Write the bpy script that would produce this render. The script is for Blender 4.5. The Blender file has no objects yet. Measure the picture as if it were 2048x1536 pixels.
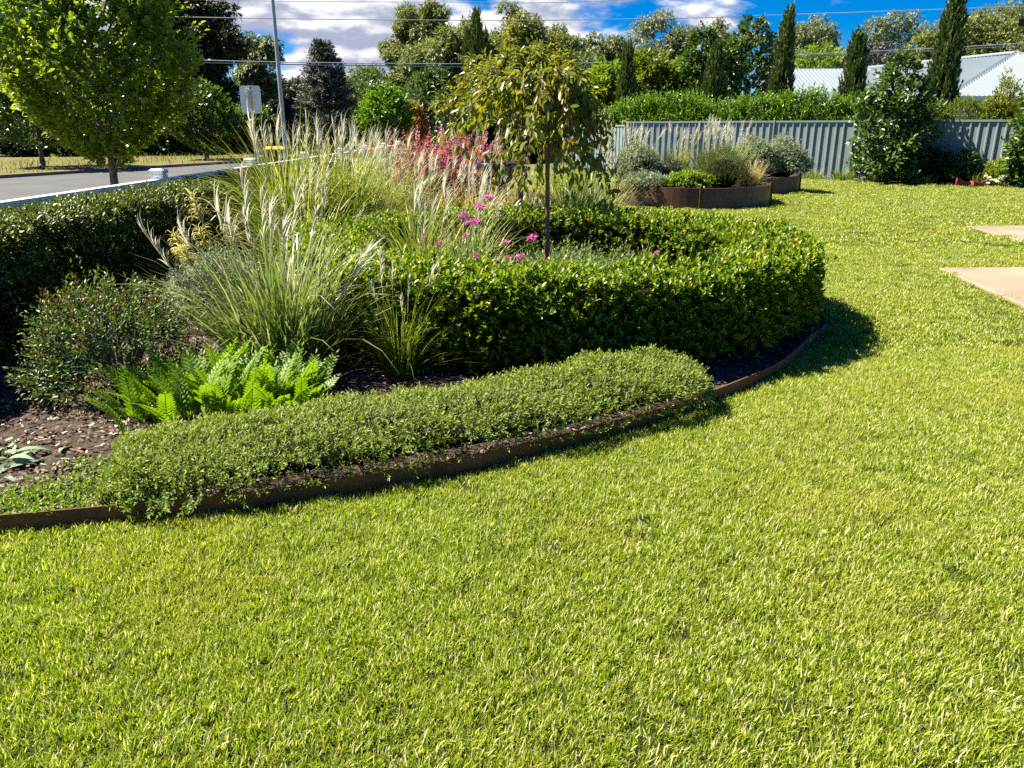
import bpy, math, random
import numpy as np
from mathutils import Vector, Matrix

# ------------------------------------------------------------------ camera, world, sun, exposure
scene = bpy.context.scene
COL = scene.collection
R = math.radians
CAM_H, PITCH, FPX = 1.60, R(18.3), 1547.0          # eye height, downward pitch, focal length in px of a 2048 px wide frame
cd = bpy.data.cameras.new('camera'); cam = bpy.data.objects.new('camera', cd); COL.objects.link(cam)
cam.location = (0, 0, CAM_H); cam.rotation_euler = (R(90) - PITCH, 0, 0)
cd.sensor_width = 36; cd.lens = FPX / 2048 * 36; cd.clip_start = 0.05; cd.clip_end = 1500
scene.camera = cam

SUN_EL = 51.0
SUN_AZ = (-0.97, 0.22)                               # horizontal direction towards the sun
sl = bpy.data.lights.new('sun', 'SUN'); so = bpy.data.objects.new('sun', sl); COL.objects.link(so)
sl.energy = 5.0; sl.angle = R(0.53); sl.color = (1.0, 0.935, 0.79)
tosun = Vector((SUN_AZ[0], SUN_AZ[1], math.tan(R(SUN_EL)) * math.hypot(*SUN_AZ))).normalized()
so.rotation_euler = tosun.to_track_quat('Z', 'Y').to_euler()

world = bpy.data.worlds.new('World'); scene.world = world; world.use_nodes = True
def build_world():
    nt = world.node_tree; N = nt.nodes; L = nt.links; N.clear()
    out = N.new('ShaderNodeOutputWorld'); bg = N.new('ShaderNodeBackground')
    sky = N.new('ShaderNodeTexSky'); sky.sky_type = 'NISHITA'; sky.sun_disc = False
    sky.sun_elevation = R(SUN_EL); sky.sun_rotation = math.atan2(SUN_AZ[0], SUN_AZ[1])
    sky.air_density = 1.0; sky.dust_density = 0.0; sky.ozone_density = 3.0; sky.altitude = 1500
    hs = N.new('ShaderNodeHueSaturation'); hs.inputs['Saturation'].default_value = 1.9; hs.inputs['Value'].default_value = 0.85
    hs.inputs['Hue'].default_value = 0.5
    L.new(sky.outputs[0], hs.inputs['Color'])
    tint = N.new('ShaderNodeMix'); tint.data_type = 'RGBA'; tint.blend_type = 'MULTIPLY'; tint.inputs[0].default_value = 1
    tint.inputs[7].default_value = (0.40, 0.65, 0.88, 1); L.new(hs.outputs[0], tint.inputs[6])
    tc = N.new('ShaderNodeTexCoord')
    mp = N.new('ShaderNodeMapping'); mp.inputs['Scale'].default_value = (1, 1, 2.6); mp.inputs['Location'].default_value = (0.37, 0.2, 0.06)
    L.new(tc.outputs['Generated'], mp.inputs['Vector'])
    def noise(vec, scale, detail, rough):
        n = N.new('ShaderNodeTexNoise'); n.inputs['Scale'].default_value = scale; n.inputs['Detail'].default_value = detail
        n.inputs['Roughness'].default_value = rough; L.new(vec, n.inputs['Vector']); return n.outputs['Fac']
    n1 = noise(mp.outputs[0], 7.0, 6, 0.52)
    mp2 = N.new('ShaderNodeMapping'); mp2.inputs['Location'].default_value = (-0.006, 0.0, 0.022); L.new(mp.outputs[0], mp2.inputs['Vector'])
    n2 = noise(mp2.outputs[0], 7.0, 6, 0.52)
    # cloudier towards one bank of cloud ahead, scattered elsewhere
    dot = N.new('ShaderNodeVectorMath'); dot.operation = 'DOT_PRODUCT'; dot.inputs[1].default_value = Vector((-0.165, 1.0, 0.13)).normalized()
    L.new(tc.outputs['Generated'], dot.inputs[0])
    br = N.new('ShaderNodeMapRange'); br.interpolation_type = 'SMOOTHSTEP'
    br.inputs[1].default_value = 0.88; br.inputs[2].default_value = 0.985; br.inputs[3].default_value = -0.12; br.inputs[4].default_value = 0.12
    L.new(dot.outputs['Value'], br.inputs[0])
    ad = N.new('ShaderNodeMath'); ad.operation = 'ADD'; L.new(n1, ad.inputs[0]); L.new(br.outputs[0], ad.inputs[1])
    cov = N.new('ShaderNodeMapRange'); cov.interpolation_type = 'SMOOTHSTEP'; cov.inputs[1].default_value = 0.50; cov.inputs[2].default_value = 0.62
    L.new(ad.outputs[0], cov.inputs[0])
    sub = N.new('ShaderNodeMath'); sub.operation = 'SUBTRACT'; L.new(n1, sub.inputs[0]); L.new(n2, sub.inputs[1])
    sh = N.new('ShaderNodeMapRange'); sh.interpolation_type = 'SMOOTHSTEP'; sh.inputs[1].default_value = -0.05; sh.inputs[2].default_value = 0.085
    L.new(sub.outputs[0], sh.inputs[0])
    cc = N.new('ShaderNodeMix'); cc.data_type = 'RGBA'; L.new(sh.outputs[0], cc.inputs[0])
    cc.inputs[6].default_value = (2.6, 2.8, 3.8, 1); cc.inputs[7].default_value = (6.6, 6.6, 6.7, 1)
    fin = N.new('ShaderNodeMix'); fin.data_type = 'RGBA'; L.new(cov.outputs[0], fin.inputs[0])
    L.new(tint.outputs[2], fin.inputs[6]); L.new(cc.outputs[2], fin.inputs[7])
    L.new(fin.outputs[2], bg.inputs['Color']); bg.inputs['Strength'].default_value = 0.052
    L.new(bg.outputs[0], out.inputs['Surface'])
build_world()
vs = scene.view_settings
scene.display_settings.display_device = 'sRGB'
vs.view_transform = 'Standard'; vs.look = 'None'; vs.exposure = 1.75; vs.gamma = 1; vs.use_curve_mapping = False
cy = scene.cycles
cy.max_bounces = 6; cy.diffuse_bounces = 3; cy.glossy_bounces = 2; cy.transmission_bounces = 4; cy.transparent_max_bounces = 4
cy.sample_clamp_indirect = 6; cy.caustics_reflective = False; cy.caustics_refractive = False
cy.use_denoising = False
scene.render.film_transparent = False

# ------------------------------------------------------------------ helpers
CP, SP = math.cos(PITCH), math.sin(PITCH)
def zat(py, Y):                                     # height at distance Y seen at image row py
    t = (768 - py) / FPX
    return CAM_H + Y * (t * CP - SP) / (CP + t * SP)
def xat(px, Y, z):
    return (px - 1024) / FPX * (Y * CP - (z - CAM_H) * SP)
def ground(px, py, z=0.0):                          # ground point seen at a pixel
    t = (768 - py) / FPX
    Y = (z - CAM_H) * (CP + t * SP) / (t * CP - SP)
    return (xat(px, Y, z), Y)
def pxm(Y): return 2048 and (Y * CP) / FPX          # metres per px at distance Y

def tag(o, label=None, cat=None, group=None, kind=None):
    if label: o['label'] = label
    if cat: o['category'] = cat
    if group: o['group'] = group
    if kind: o['kind'] = kind
    return o
def empty(name, loc=(0, 0, 0), rz=0.0, label=None, cat=None, group=None):
    o = bpy.data.objects.new(name, None); COL.objects.link(o); o.empty_display_size = 0.1
    o.location = loc; o.rotation_euler = (0, 0, rz)
    return tag(o, label, cat, group)
def link(name, me, parent=None, loc=None):
    o = bpy.data.objects.new(name, me); COL.objects.link(o)
    if parent: o.parent = parent
    if loc is not None: o.location = loc
    return o

class MB:
    """collects polygons; build() makes ONE mesh object"""
    def __init__(s): s.v = []; s.f = {3: [], 4: []}; s.c = []; s.n = 0; s.ng = []
    def add(s, V, F, C=None):
        V = np.asarray(V, float).reshape(-1, 3); F = np.asarray(F, int)
        s.v.append(V); s.f[F.shape[1]].append(F + s.n)
        if C is None: C = np.tile([0.5, 0.5, 0.5], (len(V), 1))
        s.c.append(np.asarray(C, float).reshape(-1, 3)); s.n += len(V)
    def addmixed(s, V, Fs, C=None):
        V = np.asarray(V, float); base = s.n
        s.v.append(V)
        for f in Fs:
            if len(f) in (3, 4): s.f[len(f)].append(np.asarray([f]) + base)
            else: s.ng.append([i + base for i in f])
        s.c.append(np.tile([0.5, 0.5, 0.5], (len(V), 1)) if C is None else np.asarray(C, float)); s.n += len(V)
    def box(s, x0, x1, y0, y1, z0, z1):
        V = [(x, y, z) for z in (z0, z1) for y in (y0, y1) for x in (x0, x1)]
        s.add(V, [(0, 2, 3, 1), (4, 5, 7, 6), (0, 1, 5, 4), (2, 6, 7, 3), (0, 4, 6, 2), (1, 3, 7, 5)])
    def prism(s, poly, z0, z1):
        n = len(poly); V = [(x, y, z0) for x, y in poly] + [(x, y, z1) for x, y in poly]
        F = [tuple(range(n - 1, -1, -1)), tuple(range(n, 2 * n))] + [(i, (i + 1) % n, n + (i + 1) % n, n + i) for i in range(n)]
        s.addmixed(V, F)
    def tube(s, pts, rad, k=7, cap=True):
        P = np.asarray(pts, float); n = len(P); rad = np.broadcast_to(np.asarray(rad, float), (n,))
        T = np.gradient(P, axis=0); T /= np.linalg.norm(T, axis=1)[:, None] + 1e-9
        up = np.array([0, 0, 1.0]) if abs(T[0][2]) < 0.9 else np.array([1.0, 0, 0])
        V = []
        for i in range(n):
            a = np.cross(T[i], up); a /= np.linalg.norm(a) + 1e-9; b = np.cross(T[i], a)
            ang = np.arange(k) * 2 * math.pi / k
            V.append(P[i] + rad[i] * (np.cos(ang)[:, None] * a + np.sin(ang)[:, None] * b))
        V = np.concatenate(V); F = []
        for i in range(n - 1):
            for j in range(k):
                F.append((i * k + j, i * k + (j + 1) % k, (i + 1) * k + (j + 1) % k, (i + 1) * k + j))
        s.add(V, F)
        if cap:
            s.ng.append([s.n - len(V) + j for j in range(k)]); s.ng.append([s.n - k + j for j in range(k)][::-1])
    def lathe(s, prof, k=24, cx=0, cy=0):
        V = []; F = []
        for r, z in prof:
            for j in range(k): V.append((cx + r * math.cos(2 * math.pi * j / k), cy + r * math.sin(2 * math.pi * j / k), z))
        for i in range(len(prof) - 1):
            for j in range(k): F.append((i * k + j, i * k + (j + 1) % k, (i + 1) * k + (j + 1) % k, (i + 1) * k + j))
        s.add(V, F)
    def mesh(s, name, mat, smooth=False):
        V = np.concatenate(s.v) if s.v else np.zeros((0, 3)); me = bpy.data.meshes.new(name)
        loops, starts, tot = [], [], 0
        for k in (3, 4):
            if s.f[k]:
                F = np.concatenate(s.f[k]); loops.append(F.ravel()); starts.append(tot + np.arange(len(F)) * k); tot += F.size
        for g in s.ng:
            loops.append(np.asarray(g)); starts.append(np.asarray([tot])); tot += len(g)
        loops = np.concatenate(loops); starts = np.concatenate(starts)
        me.vertices.add(len(V)); me.vertices.foreach_set('co', V.ravel())
        me.loops.add(len(loops)); me.loops.foreach_set('vertex_index', loops.astype(np.int32))
        me.polygons.add(len(starts)); me.polygons.foreach_set('loop_start', starts.astype(np.int32))
        me.update(calc_edges=True)
        a = me.attributes.new('v', 'FLOAT_COLOR', 'POINT')
        C = np.concatenate(s.c); a.data.foreach_set('color', np.concatenate([C, np.ones((len(C), 1))], 1).astype(np.float32).ravel())
        me.polygons.foreach_set('use_smooth', np.full(len(starts), bool(smooth)))
        if mat: me.materials.append(mat)
        me.validate()
        return me
    def build(s, name, mat, parent=None, loc=None, smooth=False):
        if not s.v: return None
        return link(name, s.mesh(name, mat, smooth), parent, loc)

def nrm(a): return a / (np.linalg.norm(a, axis=-1, keepdims=True) + 1e-9)
def frames(d, up):
    """rotation matrices with local y along d and local z near up"""
    d = nrm(d); x = nrm(np.cross(d, up)); z = np.cross(x, d)
    return np.stack([x, d, z], axis=-1)
LEAF4 = (np.array([(0, 0, 0), (-.5, .45, .12), (0, 1, 0), (.5, .45, .12)], float), np.array([(0, 3, 2), (0, 2, 1)]))
LEAF6 = (np.array([(0, 0, 0), (.42, .30, .14), (.46, .68, .12), (0, 1, -.06), (-.46, .68, .12), (-.42, .30, .14)], float),
         np.array([(0, 1, 2, 3), (0, 3, 4, 5)]))
DASH = (np.array([(-.5, 0, 0), (.5, 0, 0), (.3, 1, -.1), (-.3, 1, -.1)], float), np.array([(0, 1, 2, 3)]))
TRI = (np.array([(-.5, 0, 0), (.5, 0, 0), (0, 1, 0)], float), np.array([(0, 1, 2)]))
def scatter(mb, tpl, pos, rot, sx, sy, col):
    """place a leaf template at every pos; sx width, sy length"""
    V, F = tpl; n, m = len(pos), len(V)
    S = np.stack([sx, sy, sx], -1)
    W = np.einsum('nij,nmj->nmi', rot, V[None] * S[:, None]) + pos[:, None]
    FF = (F[None] + (np.arange(n) * m)[:, None, None]).reshape(-1, F.shape[1])
    mb.add(W.reshape(-1, 3), FF, np.repeat(col, m, axis=0))
def rdir(g, n): return nrm(g.normal(size=(n, 3)))
GA = 2.399963
def shoots(mb, g, P, D, L, k, tpl, size, aspect, spread, droop=0.0, jit=0.25, t0=0.0, sag=0.0, flat=0.0):
    """leafy shoots: k leaves up each shoot; leaf axis leaves the shoot at angle spread"""
    n = len(P); D = nrm(D); L = np.broadcast_to(np.asarray(L, float), (n,))
    up = np.where(np.abs(D[:, 2:3]) > 0.95, np.array([[1.0, 0, 0]]), np.array([[0, 0, 1.0]]))
    A = nrm(np.cross(D, up)); B = np.cross(D, A)
    ph = g.uniform(0, 6.28, n)
    pos, rot, col, sc = [], [], [], []
    srnd = g.random(n)
    for j in range(k):
        t = t0 + (1 - t0) * (j + 0.5) / k + g.normal(0, 0.3 / k, n)
        a = ph + j * GA + g.normal(0, .3, n)
        rad = np.cos(a)[:, None] * A + np.sin(a)[:, None] * B
        p = P + D * (L * t)[:, None]; p[:, 2] -= sag * (L * t) ** 2
        sp = spread * (1 - 0.35 * t)
        d = D * np.cos(sp)[:, None] + rad * np.sin(sp)[:, None] + g.normal(0, jit, (n, 3)); d[:, 2] -= droop
        upv = D * 0.7 + np.array([0, 0, 0.6]) + g.normal(0, jit, (n, 3))
        pos.append(p); rot.append(frames(d, upv)); sc.append(size * g.uniform(.7, 1.25, n))
        col.append(np.stack([g.random(n), np.clip(t, 0, 1), srnd], -1))
    pos = np.concatenate(pos); rot = np.concatenate(rot); sc = np.concatenate(sc); col = np.concatenate(col)
    scatter(mb, tpl, pos, rot, sc * aspect, sc, col)

def blades(mb, g, P, az, th0, bend, L, W, S=6, col=None, twist=.4):
    """curved tapering grass blades as ribbons. th0 start angle from vertical, bend added by the tip"""
    n = len(P); t = np.linspace(0, 1, S + 1)
    th = th0[:, None] + bend[:, None] * t[None] ** 1.6
    seg = L[:, None] / S
    h = np.stack([np.cos(az), np.sin(az), np.zeros(n)], -1)
    dx = np.sin(th[:, :-1]) * seg; dz = np.cos(th[:, :-1]) * seg
    cx = np.concatenate([np.zeros((n, 1)), np.cumsum(dx, 1)], 1); cz = np.concatenate([np.zeros((n, 1)), np.cumsum(dz, 1)], 1)
    C = P[:, None] + h[:, None] * cx[..., None]; C[..., 2] += cz
    side = np.stack([-np.sin(az + twist * g.normal(size=n)), np.cos(az + twist * g.normal(size=n)), g.normal(0, .25, n)], -1)
    w = W[:, None] * np.clip(1.05 - t[None] ** 2.2, 0.04, 1) * .5
    V = np.stack([C - side[:, None] * w[..., None], C + side[:, None] * w[..., None]], 2).reshape(-1, 3)
    b = (np.arange(n) * (S + 1) * 2)[:, None, None]; i = np.arange(S)[None, :, None] * 2
    F = (b + i + np.array([0, 1, 3, 2])[None, None]).reshape(-1, 4)
    if col is None: col = g.random(n)
    cc = np.stack([np.repeat(col[:, None], S + 1, 1), np.repeat(t[None], n, 0), np.repeat(g.random(n)[:, None], S + 1, 1)], -1)
    mb.add(V, F, np.repeat(cc[:, :, None], 2, 2).reshape(-1, 3))

def inpoly(x, y, poly):
    x = np.asarray(x); y = np.asarray(y); c = np.zeros(x.shape, bool); n = len(poly)
    for i in range(n):
        x0, y0 = poly[i]; x1, y1 = poly[i - 1]
        m = (y0 > y) != (y1 > y)
        c ^= m & (x < (x1 - x0) * (y - y0) / ((y1 - y0) if y1 != y0 else 1e-9) + x0)
    return c
def smooth_path(pts, n=8):
    P = np.asarray(pts, float); Q = np.vstack([2 * P[0] - P[1], P, 2 * P[-1] - P[-2]]); o = []
    for i in range(1, len(Q) - 2):
        for t in np.linspace(0, 1, n, endpoint=False):
            o.append(.5 * ((2 * Q[i]) + (-Q[i - 1] + Q[i + 1]) * t + (2 * Q[i - 1] - 5 * Q[i] + 4 * Q[i + 1] - Q[i + 2]) * t * t
                           + (-Q[i - 1] + 3 * Q[i] - 3 * Q[i + 1] + Q[i + 2]) * t ** 3))
    o.append(P[-1]); return np.array(o)

# ------------------------------------------------------------------ materials
def mat_new(name):
    m = bpy.data.materials.new(name); m.use_nodes = True; nt = m.node_tree
    return m, nt, nt.nodes, nt.links, nt.nodes['Principled BSDF'], nt.nodes['Material Output']
def leaf_mat(name, dark, light, tip=None, accent=None, acc_at=0.9, transl=0.35, rough=0.45, spec=0.5, wn=None, trmul=(1.5, 1.55, .5)):
    """foliage: colour varies from leaf to leaf; light passes through the blade"""
    m, nt, N, L, bs, out = mat_new(name)
    at = N.new('ShaderNodeAttribute'); at.attribute_name = 'v'
    sp = N.new('ShaderNodeSeparateColor'); L.new(at.outputs['Color'], sp.inputs[0])
    mx = N.new('ShaderNodeMix'); mx.data_type = 'RGBA'; L.new(sp.outputs[0], mx.inputs[0])
    mx.inputs[6].default_value = (*dark, 1); mx.inputs[7].default_value = (*light, 1)
    c = mx.outputs[2]
    if tip is not None:                              # young growth; on the clipped hedges also stands for sunlit shoot tips
        mr = N.new('ShaderNodeMapRange'); mr.inputs[1].default_value = .35; mr.inputs[2].default_value = 1.0; mr.inputs[4].default_value = .85
        L.new(sp.outputs[1], mr.inputs[0])
        m2 = N.new('ShaderNodeMix'); m2.data_type = 'RGBA'; L.new(mr.outputs[0], m2.inputs[0]); L.new(c, m2.inputs[6]); m2.inputs[7].default_value = (*tip, 1)
        c = m2.outputs[2]
    if accent is not None:
        gt = N.new('ShaderNodeMath'); gt.operation = 'GREATER_THAN'; gt.inputs[1].default_value = acc_at; L.new(sp.outputs[2], gt.inputs[0])
        m3 = N.new('ShaderNodeMix'); m3.data_type = 'RGBA'; L.new(gt.outputs[0], m3.inputs[0]); L.new(c, m3.inputs[6]); m3.inputs[7].default_value = (*accent, 1)
        c = m3.outputs[2]
    if wn is not None:                               # slow change of hue from place to place: (scale, colour, low, high)
        ge = N.new('ShaderNodeNewGeometry'); no = N.new('ShaderNodeTexNoise'); no.inputs['Scale'].default_value = wn[0]; no.inputs['Detail'].default_value = 3
        L.new(ge.outputs['Position'], no.inputs['Vector'])
        mr = N.new('ShaderNodeMapRange'); mr.inputs[1].default_value = wn[2]; mr.inputs[2].default_value = wn[3]; L.new(no.outputs['Fac'], mr.inputs[0])
        m4 = N.new('ShaderNodeMix'); m4.data_type = 'RGBA'; L.new(mr.outputs[0], m4.inputs[0]); L.new(c, m4.inputs[6]); m4.inputs[7].default_value = (*wn[1], 1)
        c = m4.outputs[2]
    L.new(c, bs.inputs['Base Color']); bs.inputs['Roughness'].default_value = rough; bs.inputs['Specular IOR Level'].default_value = spec
    tr = N.new('ShaderNodeBsdfTranslucent')
    hs = N.new('ShaderNodeMix'); hs.data_type = 'RGBA'; hs.blend_type = 'MULTIPLY'; hs.inputs[0].default_value = 1; L.new(c, hs.inputs[6]); hs.inputs[7].default_value = (*trmul, 1)
    L.new(hs.outputs[2], tr.inputs['Color'])
    ms = N.new('ShaderNodeMixShader'); ms.inputs[0].default_value = transl
    L.new(bs.outputs[0], ms.inputs[1]); L.new(tr.outputs[0], ms.inputs[2]); L.new(ms.outputs[0], out.inputs['Surface'])
    return m
def plain_mat(name, c1, c2=None, scale=8.0, rough=.7, metal=0.0, bump=0.0, bscale=60.0, spec=.4, lo=.35, hi=.65):
    m, nt, N, L, bs, out = mat_new(name)
    tc = N.new('ShaderNodeTexCoord')
    bs.inputs['Roughness'].default_value = rough; bs.inputs['Metallic'].default_value = metal; bs.inputs['Specular IOR Level'].default_value = spec
    if c2 is None: c2 = tuple(x * .8 for x in c1)
    no = N.new('ShaderNodeTexNoise'); no.inputs['Scale'].default_value = scale; no.inputs['Detail'].default_value = 6; L.new(tc.outputs['Object'], no.inputs['Vector'])
    mr = N.new('ShaderNodeMapRange'); mr.inputs[1].default_value = lo; mr.inputs[2].default_value = hi; L.new(no.outputs['Fac'], mr.inputs[0])
    mx = N.new('ShaderNodeMix'); mx.data_type = 'RGBA'; L.new(mr.outputs[0], mx.inputs[0]); mx.inputs[6].default_value = (*c1, 1); mx.inputs[7].default_value = (*c2, 1)
    L.new(mx.outputs[2], bs.inputs['Base Color'])
    if bump:
        nb = N.new('ShaderNodeTexNoise'); nb.inputs['Scale'].default_value = bscale; nb.inputs['Detail'].default_value = 4; L.new(tc.outputs['Object'], nb.inputs['Vector'])
        bp = N.new('ShaderNodeBump'); bp.inputs['Strength'].default_value = bump; bp.inputs['Distance'].default_value = .02; L.new(nb.outputs['Fac'], bp.inputs['Height']); L.new(bp.outputs[0], bs.inputs['Normal'])
    return m
M = {}
M['lawn_blade'] = leaf_mat('lawn_blade', (.110, .182, .006), (.270, .330, .012), tip=(.41, .43, .035), accent=(.64, .58, .32), acc_at=.80, trmul=(1.35, 1.58, .45), transl=.38, rough=.5, spec=.35,
                           wn=(1.0, (.38, .37, .06), .52, .78))
M['ring'] = leaf_mat('ring_leaf', (.030, .075, .005), (.075, .145, .008), tip=(.28, .355, .012), accent=(.38, .30, .02), acc_at=.985, transl=.35, rough=.40, spec=.4)  # bright tips over dark bases put the shaded gaps into leaf colour
M['hedge'] = leaf_mat('hedge_leaf', (.012, .030, .004), (.032, .065, .006), tip=(.16, .20, .010), transl=.2, rough=.42, spec=.4)  # dark unlit face and sunlit top are put into leaf colour
M['low'] = leaf_mat('low_hedge_leaf', (.085, .145, .012), (.15, .215, .022), tip=(.26, .32, .04), accent=(.27, .30, .09), acc_at=.9, transl=.32, rough=.55)
M['shrub'] = leaf_mat('shrub_leaf', (.026, .055, .010), (.058, .098, .016), tip=(.11, .16, .02), accent=(.12, .04, .02), acc_at=.90, transl=.3)
M['fern'] = leaf_mat('ferny_leaf', (.13, .22, .009), (.19, .31, .014), accent=(.22, .34, .12), acc_at=.75, transl=.4, rough=.5)
M['misc'] = leaf_mat('silver_grass_blade', (.085, .135, .020), (.20, .245, .07), tip=(.29, .32, .12), accent=(.44, .42, .26), acc_at=.86, transl=.28, rough=.33, spec=.55, trmul=(1.15, 1.35, .6))
M['misc2'] = leaf_mat('tall_grass_blade', (.08, .145, .016), (.18, .24, .04), tip=(.29, .30, .075), accent=(.43, .37, .16), acc_at=.88, transl=.35, rough=.4)
M['tan'] = leaf_mat('tan_grass_blade', (.20, .19, .05), (.40, .31, .13), tip=(.48, .36, .18), accent=(.42, .16, .07), acc_at=.93, transl=.3, rough=.5)
M['green_grass'] = leaf_mat('green_grass_blade', (.07, .14, .012), (.16, .22, .03), tip=(.22, .25, .05), accent=(.36, .33, .12), acc_at=.9, transl=.35, rough=.4)
M['plume'] = leaf_mat('plume', (.52, .50, .40), (.68, .67, .57), transl=.45, rough=.7, spec=.2, trmul=(1, .98, .85))
M['plume_y'] = leaf_mat('yellow_plume', (.42, .39, .15), (.56, .52, .24), transl=.45, rough=.7, spec=.2, trmul=(1.1, 1.05, .7))
M['pink'] = leaf_mat('pink_petal', (.45, .05, .26), (.62, .17, .46), accent=(.72, .34, .55), acc_at=.7, transl=.35, rough=.6, trmul=(1.1, .8, 1.0))
M['redpink'] = leaf_mat('red_seed_head', (.30, .055, .10), (.50, .17, .22), accent=(.58, .32, .34), acc_at=.8, transl=.35, rough=.6, trmul=(1.15, .95, .8))
M['coral'] = leaf_mat('coral_petal', (.55, .09, .05), (.7, .2, .12), transl=.35, rough=.6)
M['white_petal'] = leaf_mat('white_petal', (.75, .75, .7), (.85, .85, .8), transl=.2, rough=.6)
M['cleome'] = leaf_mat('flower_leaf', (.07, .13, .025), (.14, .21, .06), tip=(.18, .23, .08), transl=.35)
M['silver'] = leaf_mat('silver_leaf', (.13, .17, .095), (.26, .31, .20), accent=(.37, .41, .30), acc_at=.8, transl=.2, rough=.65)
M['lamb'] = leaf_mat('felted_leaf', (.17, .24, .15), (.25, .32, .22), transl=.12, rough=.8, spec=.15)
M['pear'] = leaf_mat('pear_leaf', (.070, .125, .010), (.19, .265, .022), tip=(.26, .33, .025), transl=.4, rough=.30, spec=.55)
M['pear_b'] = leaf_mat('pear_leaf_light', (.06, .13, .01), (.13, .23, .02), tip=(.15, .25, .02), transl=.4, rough=.33)
M['gum'] = leaf_mat('gum_leaf', (.085, .115, .025), (.165, .195, .05), accent=(.23, .24, .08), acc_at=.8, transl=.3, rough=.5, wn=(.35, (.17, .18, .03), .5, .75))
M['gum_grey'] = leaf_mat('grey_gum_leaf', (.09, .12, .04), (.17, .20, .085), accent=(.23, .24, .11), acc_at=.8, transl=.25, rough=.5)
M['gum_dark'] = leaf_mat('dark_gum_leaf', (.022, .03, .011), (.045, .055, .02), transl=.2, rough=.5)  # deep shade of the left-hand trees put into leaf colour
M['conifer'] = leaf_mat('pencil_pine_leaf', (.05, .08, .016), (.12, .16, .04), transl=.15, rough=.6)
M['cedar'] = leaf_mat('cedar_needle', (.035, .048, .036), (.085, .10, .08), accent=(.17, .18, .15), acc_at=.8, transl=.08, rough=.6)
M['magnolia'] = leaf_mat('magnolia_leaf', (.022, .055, .006), (.06, .11, .012), tip=(.10, .16, .02), transl=.15, rough=.34, spec=.5)
M['bright'] = leaf_mat('bright_leaf', (.08, .15, .01), (.16, .24, .02), tip=(.20, .27, .025), transl=.4, rough=.45)
M['bushy'] = leaf_mat('bushy_leaf', (.045, .085, .014), (.10, .15, .028), transl=.3)
M['photinia'] = leaf_mat('fence_hedge_leaf', (.05, .11, .008), (.11, .20, .015), tip=(.16, .26, .02), transl=.35, rough=.35)
M['yellowgreen'] = leaf_mat('yellow_hedge_leaf', (.08, .13, .008), (.16, .20, .012), transl=.35, rough=.45)
M['weep'] = leaf_mat('weeping_leaf', (.10, .13, .012), (.22, .23, .03), accent=(.34, .25, .04), acc_at=.92, transl=.4, rough=.38, spec=.45)
M['orange'] = leaf_mat('autumn_leaf', (.35, .08, .02), (.5, .2, .06), accent=(.14, .18, .03), acc_at=.65, transl=.4)
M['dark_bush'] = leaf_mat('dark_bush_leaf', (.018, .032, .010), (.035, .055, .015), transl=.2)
M['bark'] = plain_mat('bark', (.10, .075, .055), (.05, .038, .03), 14, .85, bump=.5)
M['bark_red'] = plain_mat('cherry_bark', (.24, .105, .08), (.13, .055, .045), 25, .5, bump=.3)
M['bark_pale'] = plain_mat('gum_bark', (.46, .40, .34), (.24, .19, .15), 2.0, .8, bump=.3, bscale=8)
M['bark_grey'] = plain_mat('grey_bark', (.20, .165, .13), (.10, .08, .065), 9, .85, bump=.4)
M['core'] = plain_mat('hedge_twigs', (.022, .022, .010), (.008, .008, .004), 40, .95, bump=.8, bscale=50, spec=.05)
M['twig'] = plain_mat('grey_twig', (.11, .09, .07), (.06, .05, .04), 30, .9)
M['steel_rust'] = plain_mat('weathered_steel', (.15, .066, .024), (.085, .038, .016), 5, .75, bump=.25, bscale=80, spec=.3)
M['steel_brown'] = plain_mat('brown_steel', (.065, .030, .022), (.095, .042, .032), 2.2, .45, bump=.1, bscale=50, spec=.4)
M['white'] = plain_mat('white_paint', (.80, .81, .82), (.74, .75, .77), 3, .45, spec=.5)
M['fence'] = plain_mat('fence_steel', (.225, .265, .265), (.20, .24, .245), 1.5, .42, spec=.5)
M['galv'] = plain_mat('galvanised_steel', (.42, .44, .45), (.33, .35, .36), 6, .45, metal=.35)
M['sign_back'] = plain_mat('sign_back', (.78, .79, .79), (.72, .73, .73), 4, .45)
M['roof'] = plain_mat('roof_steel', (.20, .235, .26), (.18, .215, .24), .7, .4, spec=.5)
M['wall'] = plain_mat('rendered_wall', (.62, .58, .52), (.56, .52, .46), 2, .9)
M['slab'] = plain_mat('concrete_slab', (.195, .15, .105), (.285, .23, .155), 1.1, .85, bump=.15, bscale=120)
M['asphalt'] = plain_mat('asphalt', (.085, .085, .085), (.066, .066, .066), .6, .9, bump=.4, bscale=140)
M['kerb'] = plain_mat('kerb_concrete', (.24, .17, .13), (.16, .11, .085), 2, .9)
M['wire'] = plain_mat('wire', (.34, .34, .33), (.3, .3, .3), 3, .5)
M['pole'] = plain_mat('pole_steel', (.36, .39, .41), (.30, .33, .35), 1.2, .45, metal=.25)
M['terracotta'] = plain_mat('terracotta', (.34, .085, .05), (.26, .06, .04), 6, .75)
M['urn'] = plain_mat('black_glaze', (.012, .012, .014), (.02, .02, .022), 5, .3)
M['lid'] = plain_mat('yellow_plastic', (.62, .48, .01), (.55, .43, .01), 3, .4)
M['bin'] = plain_mat('green_plastic', (.012, .03, .018), (.01, .02, .014), 3, .5)
M['red_paint'] = plain_mat('red_paint', (.55, .03, .03), (.5, .03, .03), 3, .4)
M['eave'] = plain_mat('dark_fascia', (.035, .026, .024), (.025, .02, .018), 3, .5)
M['chips'] = leaf_mat('bark_chip', (.07, .042, .028), (.19, .13, .09), accent=(.34, .29, .23), acc_at=.75, transl=0.0, rough=.85, spec=.2)
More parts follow.
